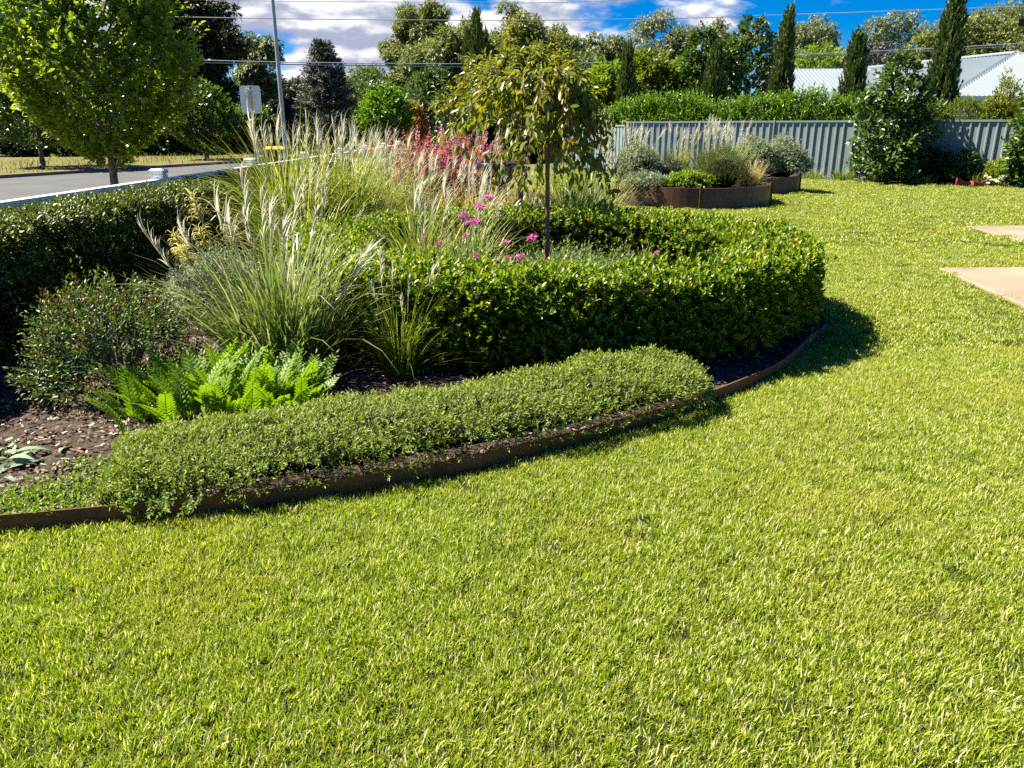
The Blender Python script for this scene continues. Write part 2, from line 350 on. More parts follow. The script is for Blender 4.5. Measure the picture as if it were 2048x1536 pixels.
M['soil'] = plain_mat('mulch_soil', (.035, .022, .015), (.075, .05, .034), 25, .95, bump=1.0, bscale=90)
def ground_mat(name, a, b, c, s1, s2, bump=.6, bscale=120):
    m, nt, N, L, bs, out = mat_new(name)
    ge = N.new('ShaderNodeNewGeometry')
    def nz(s, d=6):
        n = N.new('ShaderNodeTexNoise'); n.inputs['Scale'].default_value = s; n.inputs['Detail'].default_value = d; L.new(ge.outputs['Position'], n.inputs['Vector'])
        r = N.new('ShaderNodeMapRange'); r.inputs[1].default_value = .36; r.inputs[2].default_value = .64; L.new(n.outputs['Fac'], r.inputs[0]); return r.outputs[0]
    m1 = N.new('ShaderNodeMix'); m1.data_type = 'RGBA'; L.new(nz(s1), m1.inputs[0]); m1.inputs[6].default_value = (*a, 1); m1.inputs[7].default_value = (*b, 1)
    m2 = N.new('ShaderNodeMix'); m2.data_type = 'RGBA'; L.new(nz(s2, 8), m2.inputs[0]); L.new(m1.outputs[2], m2.inputs[6]); m2.inputs[7].default_value = (*c, 1)
    L.new(m2.outputs[2], bs.inputs['Base Color']); bs.inputs['Roughness'].default_value = .95; bs.inputs['Specular IOR Level'].default_value = .1
    nb = N.new('ShaderNodeTexNoise'); nb.inputs['Scale'].default_value = bscale; nb.inputs['Detail'].default_value = 4; L.new(ge.outputs['Position'], nb.inputs['Vector'])
    bp = N.new('ShaderNodeBump'); bp.inputs['Strength'].default_value = bump; bp.inputs['Distance'].default_value = .03; L.new(nb.outputs['Fac'], bp.inputs['Height']); L.new(bp.outputs[0], bs.inputs['Normal'])
    return m
M['lawn'] = ground_mat('shaded_thatch', (.030, .034, .010), (.055, .050, .020), (.028, .036, .008), 1.2, 18)  # darkened so shade in the gaps between blades sits in the colour
M['verge'] = ground_mat('dry_verge', (.14, .13, .04), (.085, .11, .025), (.17, .14, .06), .5, 9)
M['field'] = ground_mat('far_grass', (.12, .14, .035), (.15, .14, .05), (.09, .11, .03), .1, 3)
M['verge_blade'] = leaf_mat('verge_blade', (.12, .15, .03), (.26, .23, .08), transl=.3, rough=.5)
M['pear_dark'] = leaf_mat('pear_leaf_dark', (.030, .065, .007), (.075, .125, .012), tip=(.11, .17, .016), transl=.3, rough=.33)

# ------------------------------------------------------------------ the setting: ground, lawn, bed, road
RING = (0.32, 7.10); R_OUT, R_IN, RING_H = 2.36, 1.68, 0.66
def struct(name, mb, mat, smooth=False):
    return tag(mb.build(name, mat, smooth=smooth), kind='structure')
def sheet(name, poly, z, mat, zb=None):
    mb = MB()
    if zb is None: mb.addmixed([(x, y, z) for x, y in poly], [tuple(range(len(poly)))])
    else: mb.prism(poly, zb, z)
    return struct(name, mb, mat)
sheet('ground', [(-600, -60), (600, -60), (600, 900), (-600, 900)], -0.03, M['field'])

edge_px = [(-260, 1085), (0, 1068), (250, 1045), (500, 1018), (700, 989), (900, 953), (1100, 905), (1300, 850), (1450, 797), (1560, 745), (1618, 692)]
edge_pts = [ground(x, y) for x, y in edge_px]
ring_edge = [(RING[0] + 2.43 * math.cos(R(a)), RING[1] + 2.43 * math.sin(R(a))) for a in (-22, -5, 12, 35, 60, 80)]
edge_line = smooth_path(edge_pts + ring_edge + [(1.9, 10.6), (2.0, 12.2), (1.5, 15), (0.5, 20), (-1.0, 26), (-3.2, 30)], 8)
edge_line = edge_line[:, :2] if edge_line.shape[1] > 2 else edge_line
BED = [tuple(p) for p in edge_line] + [(-4.6, 30), (-4.6, -2), (-2.9, -2), (-2.9, edge_pts[0][1])]
LAWN = [(-8, -3), (30, -3), (30, 20.5), (15.0, 22.4), (3.0, 30.6), (-3.0, 30.6), (-3.0, 1.2), (-8, 1.2)]
sheet('lawn_soil', LAWN, 0.0, M['lawn'])
mb = MB(); mb.addmixed([(x, y, .05) for x, y in BED], [tuple(range(len(BED)))])
struct('bed_soil', mb, M['soil'])

# road, kerb and verges on the left
kerb_line = [(-30, -12), (-24, 6.0), (-17.3, 27), (-15.1, 34), (-13.0, 40), (-11.2, 44.2), (-8.6, 46.8), (-4, 48.2), (40, 49.5)]
kerb = smooth_path(kerb_line[:-1], 6)
road_poly = [tuple(p) for p in kerb] + [(40, 49.5), (40, 43), (-1, 42), (-6.2, 39.5), (-8.2, 35), (-8.6, 30), (-8.6, -12)]
sheet('road', road_poly, -0.012, M['asphalt'])
mb = MB()
K0 = np.array(kerb); d = np.gradient(K0, axis=0); nl = nrm(np.stack([-d[:, 1], d[:, 0]], -1))
for off0, off1, z0, z1 in ((0, .16, -.02, .10),):
    a = K0 + nl * off0; b = K0 + nl * off1; n = len(a)
    V = [(x, y, z0) for x, y in a] + [(x, y, z1) for x, y in a] + [(x, y, z1) for x, y in b]
    mb.add(V, [(i, i + 1, n + i + 1, n + i) for i in range(n - 1)] + [(n + i, n + i + 1, 2 * n + i + 1, 2 * n + i) for i in range(n - 1)])
struct('kerb', mb, M['kerb'])
K1 = K0 + nl * .16
sheet('far_verge', [tuple(p) for p in K1] + [(-4, 54), (-40, 56), (-60, 40), (-60, -12)], .095, M['verge'], zb=-.05)
sheet('near_verge', [(-4.45, -12), (-4.45, 42), (-6.2, 39.3), (-8.1, 35), (-8.45, 30), (-8.45, -12)], .02, M['verge'], zb=-.05)
sheet('cross_road', [(-80, 58), (-4, 56), (40, 56), (40, 64), (-4, 64), (-80, 66)], 0.0, M['asphalt'])
sheet('footpath', [(-60, 76), (30, 74), (30, 76.5), (-60, 79)], 0.01, M['kerb'])

SLABS = [[(5.07, 9.15), (8.2, 9.27), (7.9, 7.0), (4.77, 6.95)], [(7.70, 13.30), (11.0, 13.42), (10.7, 11.2), (7.47, 11.15)]]
def shrink(poly, f):
    c = np.mean(poly, 0); return [tuple(c + (np.array(p) - c) * f) for p in poly]
for P, lab in zip(SLABS, ('nearer beige concrete slab set flush in the lawn right of the round hedge', 'farther beige concrete slab set flush in the lawn near the back fence')):
    mb = MB(); n = 4; Q = shrink(P, .992)
    V = [(x, y, -.04) for x, y in P] + [(x, y, .022) for x, y in P] + [(x, y, .030) for x, y in Q]
    mb.addmixed(V, [(0, 1, 2, 3)[::-1], (8, 9, 10, 11)] + [(k * 4 + i, k * 4 + (i + 1) % 4, k * 4 + 4 + (i + 1) % 4, k * 4 + 4 + i) for k in range(2) for i in range(4)])
    tag(mb.build('paving_slab', M['slab']), lab, 'paving slab', 'concrete slabs in the lawn')

PLANTERS = [(4.05, 18.0, 1.72), (5.98, 21.55, 1.68)]
# ------------------------------------------------------------------ lawn grass: tufts of real blades, far too many to count
g = np.random.default_rng(4)
def hidden_col(objs, name):
    c = bpy.data.collections.new(name)
    for o in objs: c.objects.link(o)
    return c
def tuft(n, rad, lo, hi, w, seed, S=3, lean=(.35, 1.25)):
    g = np.random.default_rng(seed); mb = MB()
    r = rad * np.sqrt(g.random(n)); a = g.uniform(0, 6.28, n)
    P = np.stack([r * np.cos(a), r * np.sin(a), g.uniform(-.004, .006, n)], -1)
    blades(mb, g, P, g.uniform(0, 6.28, n), g.uniform(.08, .85, n), g.uniform(.1, .8, n), g.uniform(lo, hi, n), g.uniform(w * .7, w * 1.25, n), S=S)
    o = bpy.data.objects.new('grass_tuft', mb.mesh('grass_tuft', M['lawn_blade'])); return o
def scatter_points(xy, zz, rot, sc, idx, name, coll):
    n = len(xy); me = bpy.data.meshes.new(name); me.vertices.add(n)
    me.vertices.foreach_set('co', np.column_stack([xy, zz]).ravel().astype(np.float32))
    a = me.attributes.new('rz', 'FLOAT_VECTOR', 'POINT'); a.data.foreach_set('vector', rot.ravel().astype(np.float32))
    a = me.attributes.new('sc', 'FLOAT', 'POINT'); a.data.foreach_set('value', sc.astype(np.float32))
    a = me.attributes.new('ix', 'INT', 'POINT'); a.data.foreach_set('value', idx.astype(np.int32))
    o = link(name, me)
    ng = bpy.data.node_groups.new(name, 'GeometryNodeTree')
    ng.interface.new_socket('Geometry', in_out='INPUT', socket_type='NodeSocketGeometry'); ng.interface.new_socket('Geometry', in_out='OUTPUT', socket_type='NodeSocketGeometry')
    N, L = ng.nodes, ng.links
    gi = N.new('NodeGroupInput'); go = N.new('NodeGroupOutput'); ip = N.new('GeometryNodeInstanceOnPoints'); ci = N.new('GeometryNodeCollectionInfo')
    ci.inputs['Collection'].default_value = coll; ci.inputs['Separate Children'].default_value = True; ci.inputs['Reset Children'].default_value = True
    def attr(nm, t):
        a = N.new('GeometryNodeInputNamedAttribute'); a.data_type = t; a.inputs['Name'].default_value = nm; return a.outputs[0]
    L.new(gi.outputs[0], ip.inputs['Points']); L.new(ci.outputs[0], ip.inputs['Instance']); ip.inputs['Pick Instance'].default_value = True
    L.new(attr('ix', 'INT'), ip.inputs['Instance Index']); L.new(attr('rz', 'FLOAT_VECTOR'), ip.inputs['Rotation']); L.new(attr('sc', 'FLOAT'), ip.inputs['Scale'])
    L.new(ip.outputs[0], go.inputs[0])
    md = o.modifiers.new('scatter', 'NODES'); md.node_group = ng
    return o
def lawn_mask(x, y, pad_slab=.0):
    m = inpoly(x, y, LAWN) & ~inpoly(x, y, BED)
    for P in SLABS: m &= ~inpoly(x, y, shrink(P, 1.0 + pad_slab))
    for cx, cy_, r in PLANTERS: m &= (x - cx) ** 2 + (y - cy_) ** 2 > (r + .02) ** 2
    return m
def lawn_zone(name, y0, y1, step, tufts, smin, smax, seed, pad):
    g = np.random.default_rng(seed)
    xs, ys = np.meshgrid(np.arange(-9, 27, step), np.arange(y0, y1, step)); x = xs.ravel(); y = ys.ravel()
    x = x + g.uniform(-.5, .5, len(x)) * step; y = y + g.uniform(-.5, .5, len(y)) * step
    m = (np.abs(x) < .70 * y + 1.3) & lawn_mask(x, y, pad); x, y = x[m], y[m]; n = len(x)
    rot = np.stack([g.normal(0, .10, n), g.normal(0, .10, n), g.uniform(0, 6.28, n)], -1)
    o = scatter_points(np.column_stack([x, y]), np.zeros(n), rot, g.uniform(smin, smax, n) * (.95 + .09 * np.sin(2.1 * x + 1.3 * np.sin(1.7 * y)) * np.sin(2.6 * y + 1.1 * np.sin(2.3 * x)) + .06 * np.sin(7.3 * x + 2 * np.sin(3 * y)) * np.sin(6.1 * y + 1)), g.integers(0, len(tufts), n), name, hidden_col(tufts, name + '_tufts'))
    return tag(o, kind='stuff')
near = [tuft(210, .090, .014, .038, .0038, 10 + i) for i in range(6)]
mid = [tuft(240, .17, .014, .036, .0060, 30 + i, S=2) for i in range(5)]
far = [tuft(260, .33, .018, .040, .011, 50 + i, S=2) for i in range(4)]
lawn_zone('lawn_grass', 1.0, 5.6, .074, near, .85, 1.15, 1, .006)
lawn_zone('lawn_grass', 5.6, 11.0, .135, mid, .85, 1.2, 2, .012)
lawn_zone('lawn_grass', 11.0, 31.0, .26, far, .85, 1.15, 3, .02)

# dry grass standing on the verges across the road
g = np.random.default_rng(77); mb = MB()
n = 3000; x = g.uniform(-24, -8, n); y = g.uniform(28, 55, n)
kp = [tuple(p) for p in K1] + [(-4, 54), (-60, 56), (-60, -12)]
m = inpoly(x, y, kp); x, y = x[m], y[m]; n = len(x)
blades(mb, g, np.stack([x, y, np.full(n, .09)], -1), g.uniform(0, 6.28, n), g.uniform(.1, .5, n), g.uniform(.1, .8, n), g.uniform(.06, .28, n), g.uniform(.02, .04, n), S=2)
tag(mb.build('verge_grass', M['verge_blade']), kind='stuff')

# ------------------------------------------------------------------ mulch chips
g = np.random.default_rng(8); mb = MB()
n = 32000; x = np.concatenate([g.uniform(-4.5, -1.2, 20000), g.uniform(-1.2, 3.2, 12000)]); y = np.concatenate([g.uniform(2.3, 6.5, 20000), g.uniform(3.3, 7.0, 12000)])
m = inpoly(x, y, shrink(BED, 1.0)) & ((x - RING[0]) ** 2 + (y - RING[1]) ** 2 > 1.9 ** 2); x, y = x[m], y[m]; n = len(x)
d = rdir(g, n); d[:, 2] *= .25
rot = frames(d, np.array([0, 0, 1.0]) + g.normal(0, .35, (n, 3)))
s = g.uniform(.010, .038, n)
scatter(mb, (np.array([(-.5, 0, 0), (.5, 0, .1), (.35, 1, .15), (-.4, .9, -.05)], float), np.array([(0, 1, 2, 3)])), np.stack([x, y, g.uniform(.052, .075, n)], -1), rot, s * g.uniform(.3, .6, n), s, np.stack([g.random(n), g.random(n), g.random(n)], -1))
tag(mb.build('mulch', M['chips']), kind='stuff')

# ------------------------------------------------------------------ steel edging
def strip(path, h0, h1, th, mat, name, parent=None):
    P = np.asarray(path, float)[:, :2]; d = nrm(np.gradient(P, axis=0)); nl = np.stack([-d[:, 1], d[:, 0]], -1); n = len(P)
    A = P - nl * th / 2; B = P + nl * th / 2
    V = np.concatenate([np.c_[A, np.full(n, h0)], np.c_[A, np.full(n, h1)], np.c_[B, np.full(n, h1)], np.c_[B, np.full(n, h0)]])
    F = []
    for k in range(4):
        for i in range(n - 1):
            F.append((k * n + i, k * n + i + 1, ((k + 1) % 4) * n + i + 1, ((k + 1) % 4) * n + i))
    mb = MB(); mb.add(V, F); mb.ng.append([0, n, 2 * n, 3 * n]); mb.ng.append([n - 1, 4 * n - 1, 3 * n - 1, 2 * n - 1])
    return mb.build(name, mat, parent)
e = empty('garden_edging', (0, 0, 0), 0, 'long curved rusty steel edging strip between lawn and planted bed', 'garden edging')
cut = [0, 40, 84, 128, len(edge_line)]
for a, b in zip(cut[:-1], cut[1:]):
    strip(edge_line[a:b + (1 if b < len(edge_line) else 0)], -.03, .088, .010, M['steel_rust'], 'steel_strip', e)
for i in (40, 84):
    mb = MB(); p = edge_line[i]; mb.box(p[0] - .02, p[0] + .02, p[1] - .016, p[1] + .016, .0, .080); mb.build('joint_stake', M['steel_rust'], e)

# ------------------------------------------------------------------ clipped ring hedge
def ring_hedge():
    t = empty('round_hedge', (RING[0], RING[1], .05), 0, 'clipped glossy green hedge grown in a ring around flowers and a thin weeping tree', 'hedge')
    g = np.random.default_rng(21); mb = MB(); H = RING_H - .05
    def add(n, P, Nn):
        D = nrm(Nn * .62 + np.array([0, 0, .8]) + g.normal(0, .38, P.shape))
        shoots(mb, g, P + g.normal(0, .030, P.shape) - D * .02, D, g.uniform(.02, .055, len(P)), 7, LEAF6, .040, .48, .95, jit=.18)
    lump = lambda a, z: .016 * np.sin(5 * a + 1) * np.sin(4.0 * z + 2 * a) + .014 * np.sin(13 * a + 9 * z)
    # outer wall (denser towards the lawn side)
    n = 8000; a = np.where(g.random(n) < .86, g.uniform(R(-205), R(35), n), g.uniform(R(35), R(155), n)); z = g.uniform(.05, H, n)
    rr = R_OUT + lump(a, z) - .10 * (1 - np.clip(z / .22, 0, 1)) * g.random(n) - .03
    rr -= .10 * np.clip((z - H + .10) / .10, 0, 1) ** 2 + .04 * z / H
    gap = (z < .16) & (g.random(n) < .45)
    P = np.stack([rr * np.cos(a), rr * np.sin(a), z], -1)[~gap]; Nn = np.stack([np.cos(a), np.sin(a), 0 * a], -1)[~gap]; add(n, P, Nn)
    n = 3200; a = g.uniform(0, 6.283, n); z = g.uniform(.08, H, n); rr = R_IN + lump(a, z) + .02
    add(n, np.stack([rr * np.cos(a), rr * np.sin(a), z], -1), np.stack([-np.cos(a), -np.sin(a), 0 * a], -1))
    n = 7200; a = g.uniform(0, 6.283, n); rr = np.sqrt(g.uniform(R_IN ** 2, (R_OUT - .02) ** 2, n))
    e_ = np.clip(np.minimum(rr - R_IN, R_OUT - rr) / .12, 0, 1)
    z = H - .05 * (1 - e_) ** 2 + .020 * np.sin(7 * a) * np.sin(9 * rr) + .018 * np.sin(17 * a + 5 * rr) + g.normal(0, .012, n)
    add(n, np.stack([rr * np.cos(a), rr * np.sin(a), z], -1), np.stack([.25 * g.normal(size=n), .25 * g.normal(size=n), np.ones(n)], -1))
    o = mb.build('foliage', M['ring'], t); tag(o, kind='stuff')
    # twiggy inside
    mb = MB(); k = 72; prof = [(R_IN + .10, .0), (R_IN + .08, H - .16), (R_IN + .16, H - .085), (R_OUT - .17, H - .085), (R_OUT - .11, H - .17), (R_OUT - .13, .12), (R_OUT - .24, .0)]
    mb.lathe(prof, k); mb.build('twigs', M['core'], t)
    mb = MB()                                          # bare stems at the foot
    for i in range(90):
        a = g.uniform(R(-200), R(30)); r = R_OUT - .16 + g.normal(0, .02)
        x, y = r * math.cos(a), r * math.sin(a); dx, dy = g.normal(0, .05, 2)
        mb.tube([(x, y, 0), (x + dx * .5, y + dy * .5, .09), (x + dx, y + dy, .2)], [.008, .007, .004], 5, False)
    tag(mb.build('stem', M['bark_grey'], t), kind='stuff')
ring_hedge()

# ------------------------------------------------------------------ long hedge on the left
def box_hedge(name, label, x0, x1, y0, y1, H, seed, nt, nf, mat, size=.037):
    t = empty(name, ((x0 + x1) / 2, (y0 + y1) / 2, .03), 0, label, 'hedge'); g = np.random.default_rng(seed); mb = MB()
    w, l = (x1 - x0) / 2, (y1 - y0) / 2
    def add(P, Nn):
        D = nrm(Nn * .8 + np.array([0, 0, .5]) + g.normal(0, .4, P.shape))
        shoots(mb, g, P + g.normal(0, .02, P.shape), D, g.uniform(.03, .07, len(P)), 6, LEAF4, size, .5, 1.05, jit=.22)
    yy = lambda n: -l + 2 * l * g.random(n) ** 1.35
    n = nt; x = g.uniform(-w, w, n); y = yy(n)
    e_ = np.clip((w - np.abs(x)) / .12, 0, 1)
    z = H - .05 * (1 - e_) ** 2 + .022 * np.sin(3.1 * y) * np.sin(6 * x + 1) + .014 * np.sin(11 * y + 4 * x) + g.normal(0, .012, n)
    add(np.stack([x, y, z], -1), np.stack([.2 * g.normal(size=n), .2 * g.normal(size=n), np.ones(n)], -1))
    n = nf; y = yy(n); z = H * g.random(n) ** .8; x = w + .03 * np.sin(4 * y + 5 * z) - .05 * np.clip((z - H + .1) / .1, 0, 1) ** 2 - .12 * (1 - np.clip(z / .25, 0, 1)) * g.random(n)
    add(np.stack([x, y, z], -1), np.tile([1., 0, 0], (n, 1)))
    n = nf // 6; y = yy(n); z = H * g.random(n); add(np.stack([-w + .02 * np.sin(4 * y), y, z], -1), np.tile([-1., 0, 0], (n, 1)))
    for s in (-1, 1):
        n = nf // 14; x = g.uniform(-w, w, n); z = H * g.random(n); add(np.stack([x, np.full(n, s * l), z], -1), np.tile([0, float(s), 0], (n, 1)))
    tag(mb.build('foliage', mat, t), kind='stuff')
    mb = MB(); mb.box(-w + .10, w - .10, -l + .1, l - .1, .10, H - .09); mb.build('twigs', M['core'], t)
    mb = MB()
    for i in range(int(l * 12)):
        x = g.uniform(-w * .6, w * .7); y = g.uniform(-l, l); mb.tube([(x, y, 0), (x + g.normal(0, .03), y + g.normal(0, .03), .25)], [.012, .008], 5, False)
    tag(mb.build('stem', M['bark_grey'], t), kind='stuff')
box_hedge('long_hedge', 'long straight dark clipped hedge beside the low white rail and road', -4.12, -3.50, 3.0, 17.5, .885, 31, 12000, 11000, M['hedge'])

# low white rail fence behind it
def rail_fence():
    t = empty('rail_fence', (-4.32, 4, 0), 0, 'low white rail with square capped posts between hedge and road', 'fence')
    ys = [2.83 + 3.48 * i for i in range(9)]
    mb = MB(); s = .075; c = .012
    mb.box(-s, s, -s, s, 0, 1.06); mb.box(-s + .012, s - .012, -s + .012, s - .012, 1.06, 1.075)
    V = []; F = []
    for z, q in ((1.075, s + .008), (1.115, s + .008), (1.135, s - .02)):
        V += [(-q, -q, z), (q, -q, z), (q, q, z), (-q, q, z)]
    F = [(3, 2, 1, 0), (8, 9, 10, 11)] + [(k * 4 + i, k * 4 + (i + 1) % 4, k * 4 + 4 + (i + 1) % 4, k * 4 + 4 + i) for k in range(2) for i in range(4)]
    mb.add(V, F); pm = mb.mesh('post', M['white'])
    for y in ys: link('post', pm, t, (0, y - 4, 0))
    mb = MB()
    mb.box(-.05, .05, -1.66, 1.66, .965, 1.01); mb.box(-.02, .02, -1.66, 1.66, .86, .965)
    mb.box(-.02, .02, -1.66, 1.66, .30, .40)
    rm = mb.mesh('rail', M['white'])
    for y in ys[:-1]: link('rail', rm, t, (0, y + 1.74 - 4, 0))
rail_fence()

# ------------------------------------------------------------------ low mounded hedge behind the edging
def low_hedge():
    g = np.random.default_rng(41); mb = MB(); tw = MB()
    A = np.array([ground(225, 985), ground(420, 962), ground(700, 925), ground(1000, 872), ground(1240, 816), ground(1345, 788)])
    A = smooth_path(A, 10); s = np.linspace(0, 1, len(A)); d = nrm(np.gradient(A, axis=0)); nl = np.stack([-d[:, 1], d[:, 0]], -1)
    t = empty('low_hedge', (A[len(A) // 2][0], A[len(A) // 2][1], .05), 0, 'low spreading fine leaved hedge right behind the steel edging at the front', 'hedge')
    o0 = np.array([*A[len(A) // 2], .05])
    n = 12500; u = g.random(n); v = g.uniform(-1, 1, n)
    ix = u * (len(A) - 1); i0 = np.clip(ix.astype(int), 0, len(A) - 2); f = (ix - i0)[:, None]
    base = A[i0] * (1 - f) + A[i0 + 1] * f; nn = nl[i0]
    hw = np.where(v < 0, .35 - .09 * np.clip(1 - u / .25, 0, 1), .30) + .02 * np.sin(9 * u) - .05 * np.clip((u - .93) / .07, 0, 1)
    Ht = (.125 + .085 * np.clip(u / .35, 0, 1)) * (1 + .035 * np.sin(19 * u) + .03 * np.sin(41 * u + 1)) * np.sqrt(np.clip((1.02 - u) / .05, .25, 1)) * np.sqrt(np.clip((u + .02) / .06, .2, 1))
    th = v * R(100)                                    # arch cross-section
    prof = np.sign(np.sin(th)) * np.abs(np.sin(th)) ** .7
    lat = hw * prof + g.normal(0, .02, n); z = Ht * np.clip(np.cos(th), -.35, 1) ** 1 if False else Ht * np.where(np.cos(th) > 0, np.abs(np.cos(th)) ** .55, -.3 * np.abs(np.cos(th)) * 2)
    z = np.maximum(z + g.normal(0, .012, n) + .012 * np.sin(47 * u + 6 * v), .03)
    lat += .020 * np.sin(31 * u + 4 * v) + .020 * np.sin(67 * u)
    keep = ~((lat < 0) & (z < .11 * np.clip(u / .3, .25, 1)) & (g.random(n) < .70))
    P = np.c_[base + nn * lat[:, None], z][keep]; Nn = np.c_[nn * np.sin(th)[:, None], np.clip(np.cos(th), .2, 1)][keep]
    P -= np.array([o0[0], o0[1], 0])
    D = nrm(Nn * .8 + np.array([0, 0, .4]) + g.normal(0, .45, P.shape))
    shoots(mb, g, P - D * .02, D, g.uniform(.03, .06, len(P)), 7, LEAF4, .0225, .30, 1.0, jit=.2)
    # sprays hanging over the edging at the left end
    q = 12; uu = g.uniform(.13, .21, q); bi = (uu * (len(A) - 1)).astype(int); hp = np.c_[A[bi] - nl[bi] * (hw.mean() + g.uniform(.0, .07, q))[:, None], g.uniform(.05, .12, q)]; hp -= np.array([o0[0], o0[1], 0])
    dd = np.c_[-nl[bi] + g.normal(0, .4, (q, 2)), g.uniform(-.7, .1, q)]
    shoots(mb, g, hp, dd, .11, 22, LEAF4, .024, .3, 1.0, jit=.2)
    tag(mb.build('foliage', M['low'], t), kind='stuff')
    for i in range(330):
        uu = g.uniform(.04, .97); i_ = int(uu * (len(A) - 1)); p = A[i_] - o0[:2] - nl[i_] * g.uniform(-.05, .12); q = p + g.normal(0, .08, 2)
        h = g.uniform(.05, .2)
        tw.tube([(p[0], p[1], g.uniform(0, .03)), ((p[0] + q[0]) / 2 + g.normal(0, .02), (p[1] + q[1]) / 2 + g.normal(0, .02), h * .6), (q[0], q[1], h)], [.004, .003, .002], 4, False)
    tag(tw.build('twig', M['twig'], t), kind='stuff')
    cb = MB(); k = 14; V = []
    for i in range(len(A)):
        uu = s[i]; Hh = (.07 + .07 * min(1, uu / .35)) * math.sqrt(max(.05, min(1, (1.0 - uu) / .06))) * math.sqrt(max(.05, min(1, uu / .06))); w = .19
        for j in range(k):
            a = math.pi * j / (k - 1); p = A[i] - o0[:2] + nl[i] * (.05 + w * math.cos(a)); V.append((p[0], p[1], Hh * math.sin(a)))
    cb.add(V, [(i * k + j, i * k + j + 1, (i + 1) * k + j + 1, (i + 1) * k + j) for i in range(len(A) - 1) for j in range(k - 1)])
    cb.build('inner_twigs', M['core'], t)
low_hedge()

# ------------------------------------------------------------------ ornamental grasses
def plume_mesh(seed, kind, mat):
    """stalk 1 m long with a feathered head at its top"""
    g = np.random.default_rng(seed); mb = MB(); hl = {'feather': .26, 'curl': .17, 'spike': .22}[kind]
    bendx = .06 if kind != 'curl' else .03
    z0 = 1 - hl; T = np.linspace(0, 1, 6)
    mb.tube(np.c_[bendx * T ** 2, 0 * T, T], np.linspace(.0032, .0018, 6), 4, False)
    n = {'feather': 22, 'curl': 64, 'spike': 34}[kind]
    h = z0 + hl * g.random(n) ** (1.0 if kind != 'feather' else 1.3) * .75
    P = np.c_[bendx * h ** 2, 0 * h, h]
    az = g.normal(0, .75, n) if kind == 'feather' else g.uniform(0, 6.28, n)
    if kind == 'feather': blades(mb, g, P, az, g.uniform(.1, .45, n), g.uniform(.4, 1.5, n), g.uniform(.11, .20, n), g.uniform(.006, .010, n), S=4)
    elif kind == 'curl': blades(mb, g, P, az, g.uniform(.1, .6, n), g.uniform(2.2, 5.0, n), g.uniform(.06, .13, n), g.uniform(.005, .008, n), S=6)
    else: blades(mb, g, P, az, g.uniform(.1, .4, n), g.uniform(.0, .5, n), g.uniform(.05, .09, n), g.uniform(.006, .010, n), S=2)
    return mb.mesh('flower_plume', mat)
PL = {k: [plume_mesh(60 + i, k, M['plume']) for i in range(3)] for k in ('feather', 'spike')}
PL['curl'] = [plume_mesh(70 + i, 'curl', M['plume_y']) for i in range(3)]
def grass_clump(name, loc, label, mat, n, L, spread, W, plumes=(), seed=0, rad=.12, bend=(.3, 1.6), group='ornamental grasses in the beds', S=6, lean=(0, 0), nplume_kind=None):
    t = empty(name, loc, 0, label, 'ornamental grass', group); g = np.random.default_rng(seed); mb = MB()
    r = rad * np.sqrt(g.random(n)); a = g.uniform(0, 6.283, n)
    P = np.stack([r * np.cos(a), r * np.sin(a), 0 * r], -1)
    az = a + g.normal(0, .5, n)
    th = np.abs(g.normal(0, spread, n)) * (.3 + .9 * r / rad)
    blades(mb, g, P, az, th, g.uniform(*bend, n) * (.4 + g.random(n)), g.uniform(.55, 1.05, n) * L, g.uniform(.7, 1.25, n) * W, S=S)
    tag(mb.build('blade', mat, t), kind='stuff')
    for (kind, num, h0, h1, sp) in plumes:
        for i in range(num):
            a = g.uniform(0, 6.283); rr = rad * .7 * math.sqrt(g.random())
            o = link('flower_plume', PL[kind][g.integers(3)], t, (rr * math.cos(a), rr * math.sin(a), 0))
            h = g.uniform(h0, h1); w = h if h < 1.1 else 1.1
            o.scale = (w, w, h)
            tl = abs(g.normal(0, sp)); o.rotation_euler = (tl * math.sin(-a) + lean[0], tl * math.cos(a) + lean[1], g.uniform(-.9, .9))
    return t
near_clump = grass_clump('silver_grass', (-1.55, 5.02, .05), 'large arching grass clump with curled cream plumes in front of the dark hedge', M['misc'], 860, 1.04, .44, .0135,
            (), 101, .30, (.25, 1.9))
for i, (px, py, kd) in enumerate(((405, 372, 'curl'), (425, 398, 'feather'), (333, 452, 'feather'), (298, 458, 'feather'), (345, 462, 'curl'), (336, 492, 'curl'), (372, 482, 'curl'), (392, 452, 'curl'), (440, 448, 'curl'), (484, 348, 'feather'), (436, 426, 'feather'),
                                  (550, 392, 'feather'), (590, 372, 'feather'), (622, 412, 'spike'), (745, 478, 'feather'), (515, 392, 'feather'), (465, 420, 'spike'), (570, 430, 'feather'))):
    z = zat(py, 5.0) - .05; x = xat(px, 5.0, z) + 1.55; dy = ((i * 37) % 11 - 5) * .03; bx = x * .22
    o = link('flower_plume', PL[kd][i % 3], near_clump, (bx, dy * .5, 0)); ln = math.hypot(x - bx, z); o.scale = (1.15, 1.15, ln); o.rotation_euler = (-dy * .6, math.atan2(x - bx - .05, z), 0.0)
grass_clump('fountain_grass', (-.74, 4.92, .05), 'small fine green grass tuft at the front foot of the round hedge', M['green_grass'], 330, .66, .46, .006,
            (('feather', 2, .68, .78, .1), ('spike', 4, .62, .75, .16)), 102, .10, (.3, 1.6))
def cl(px, Y, label, mat, n, L, spread, W, plumes, seed, rad=.25, bend=(.5, 2.5), name='tall_grass', z=.05, S=6, lean=(0, 0)):
    spread *= 1.3; W *= 1.2; n = int(n * .85); L *= 1.04
    return grass_clump(name, (xat(px, Y, .5), Y, z), label, mat, n, L, spread, W, plumes, seed, rad, bend, S=S, lean=lean)
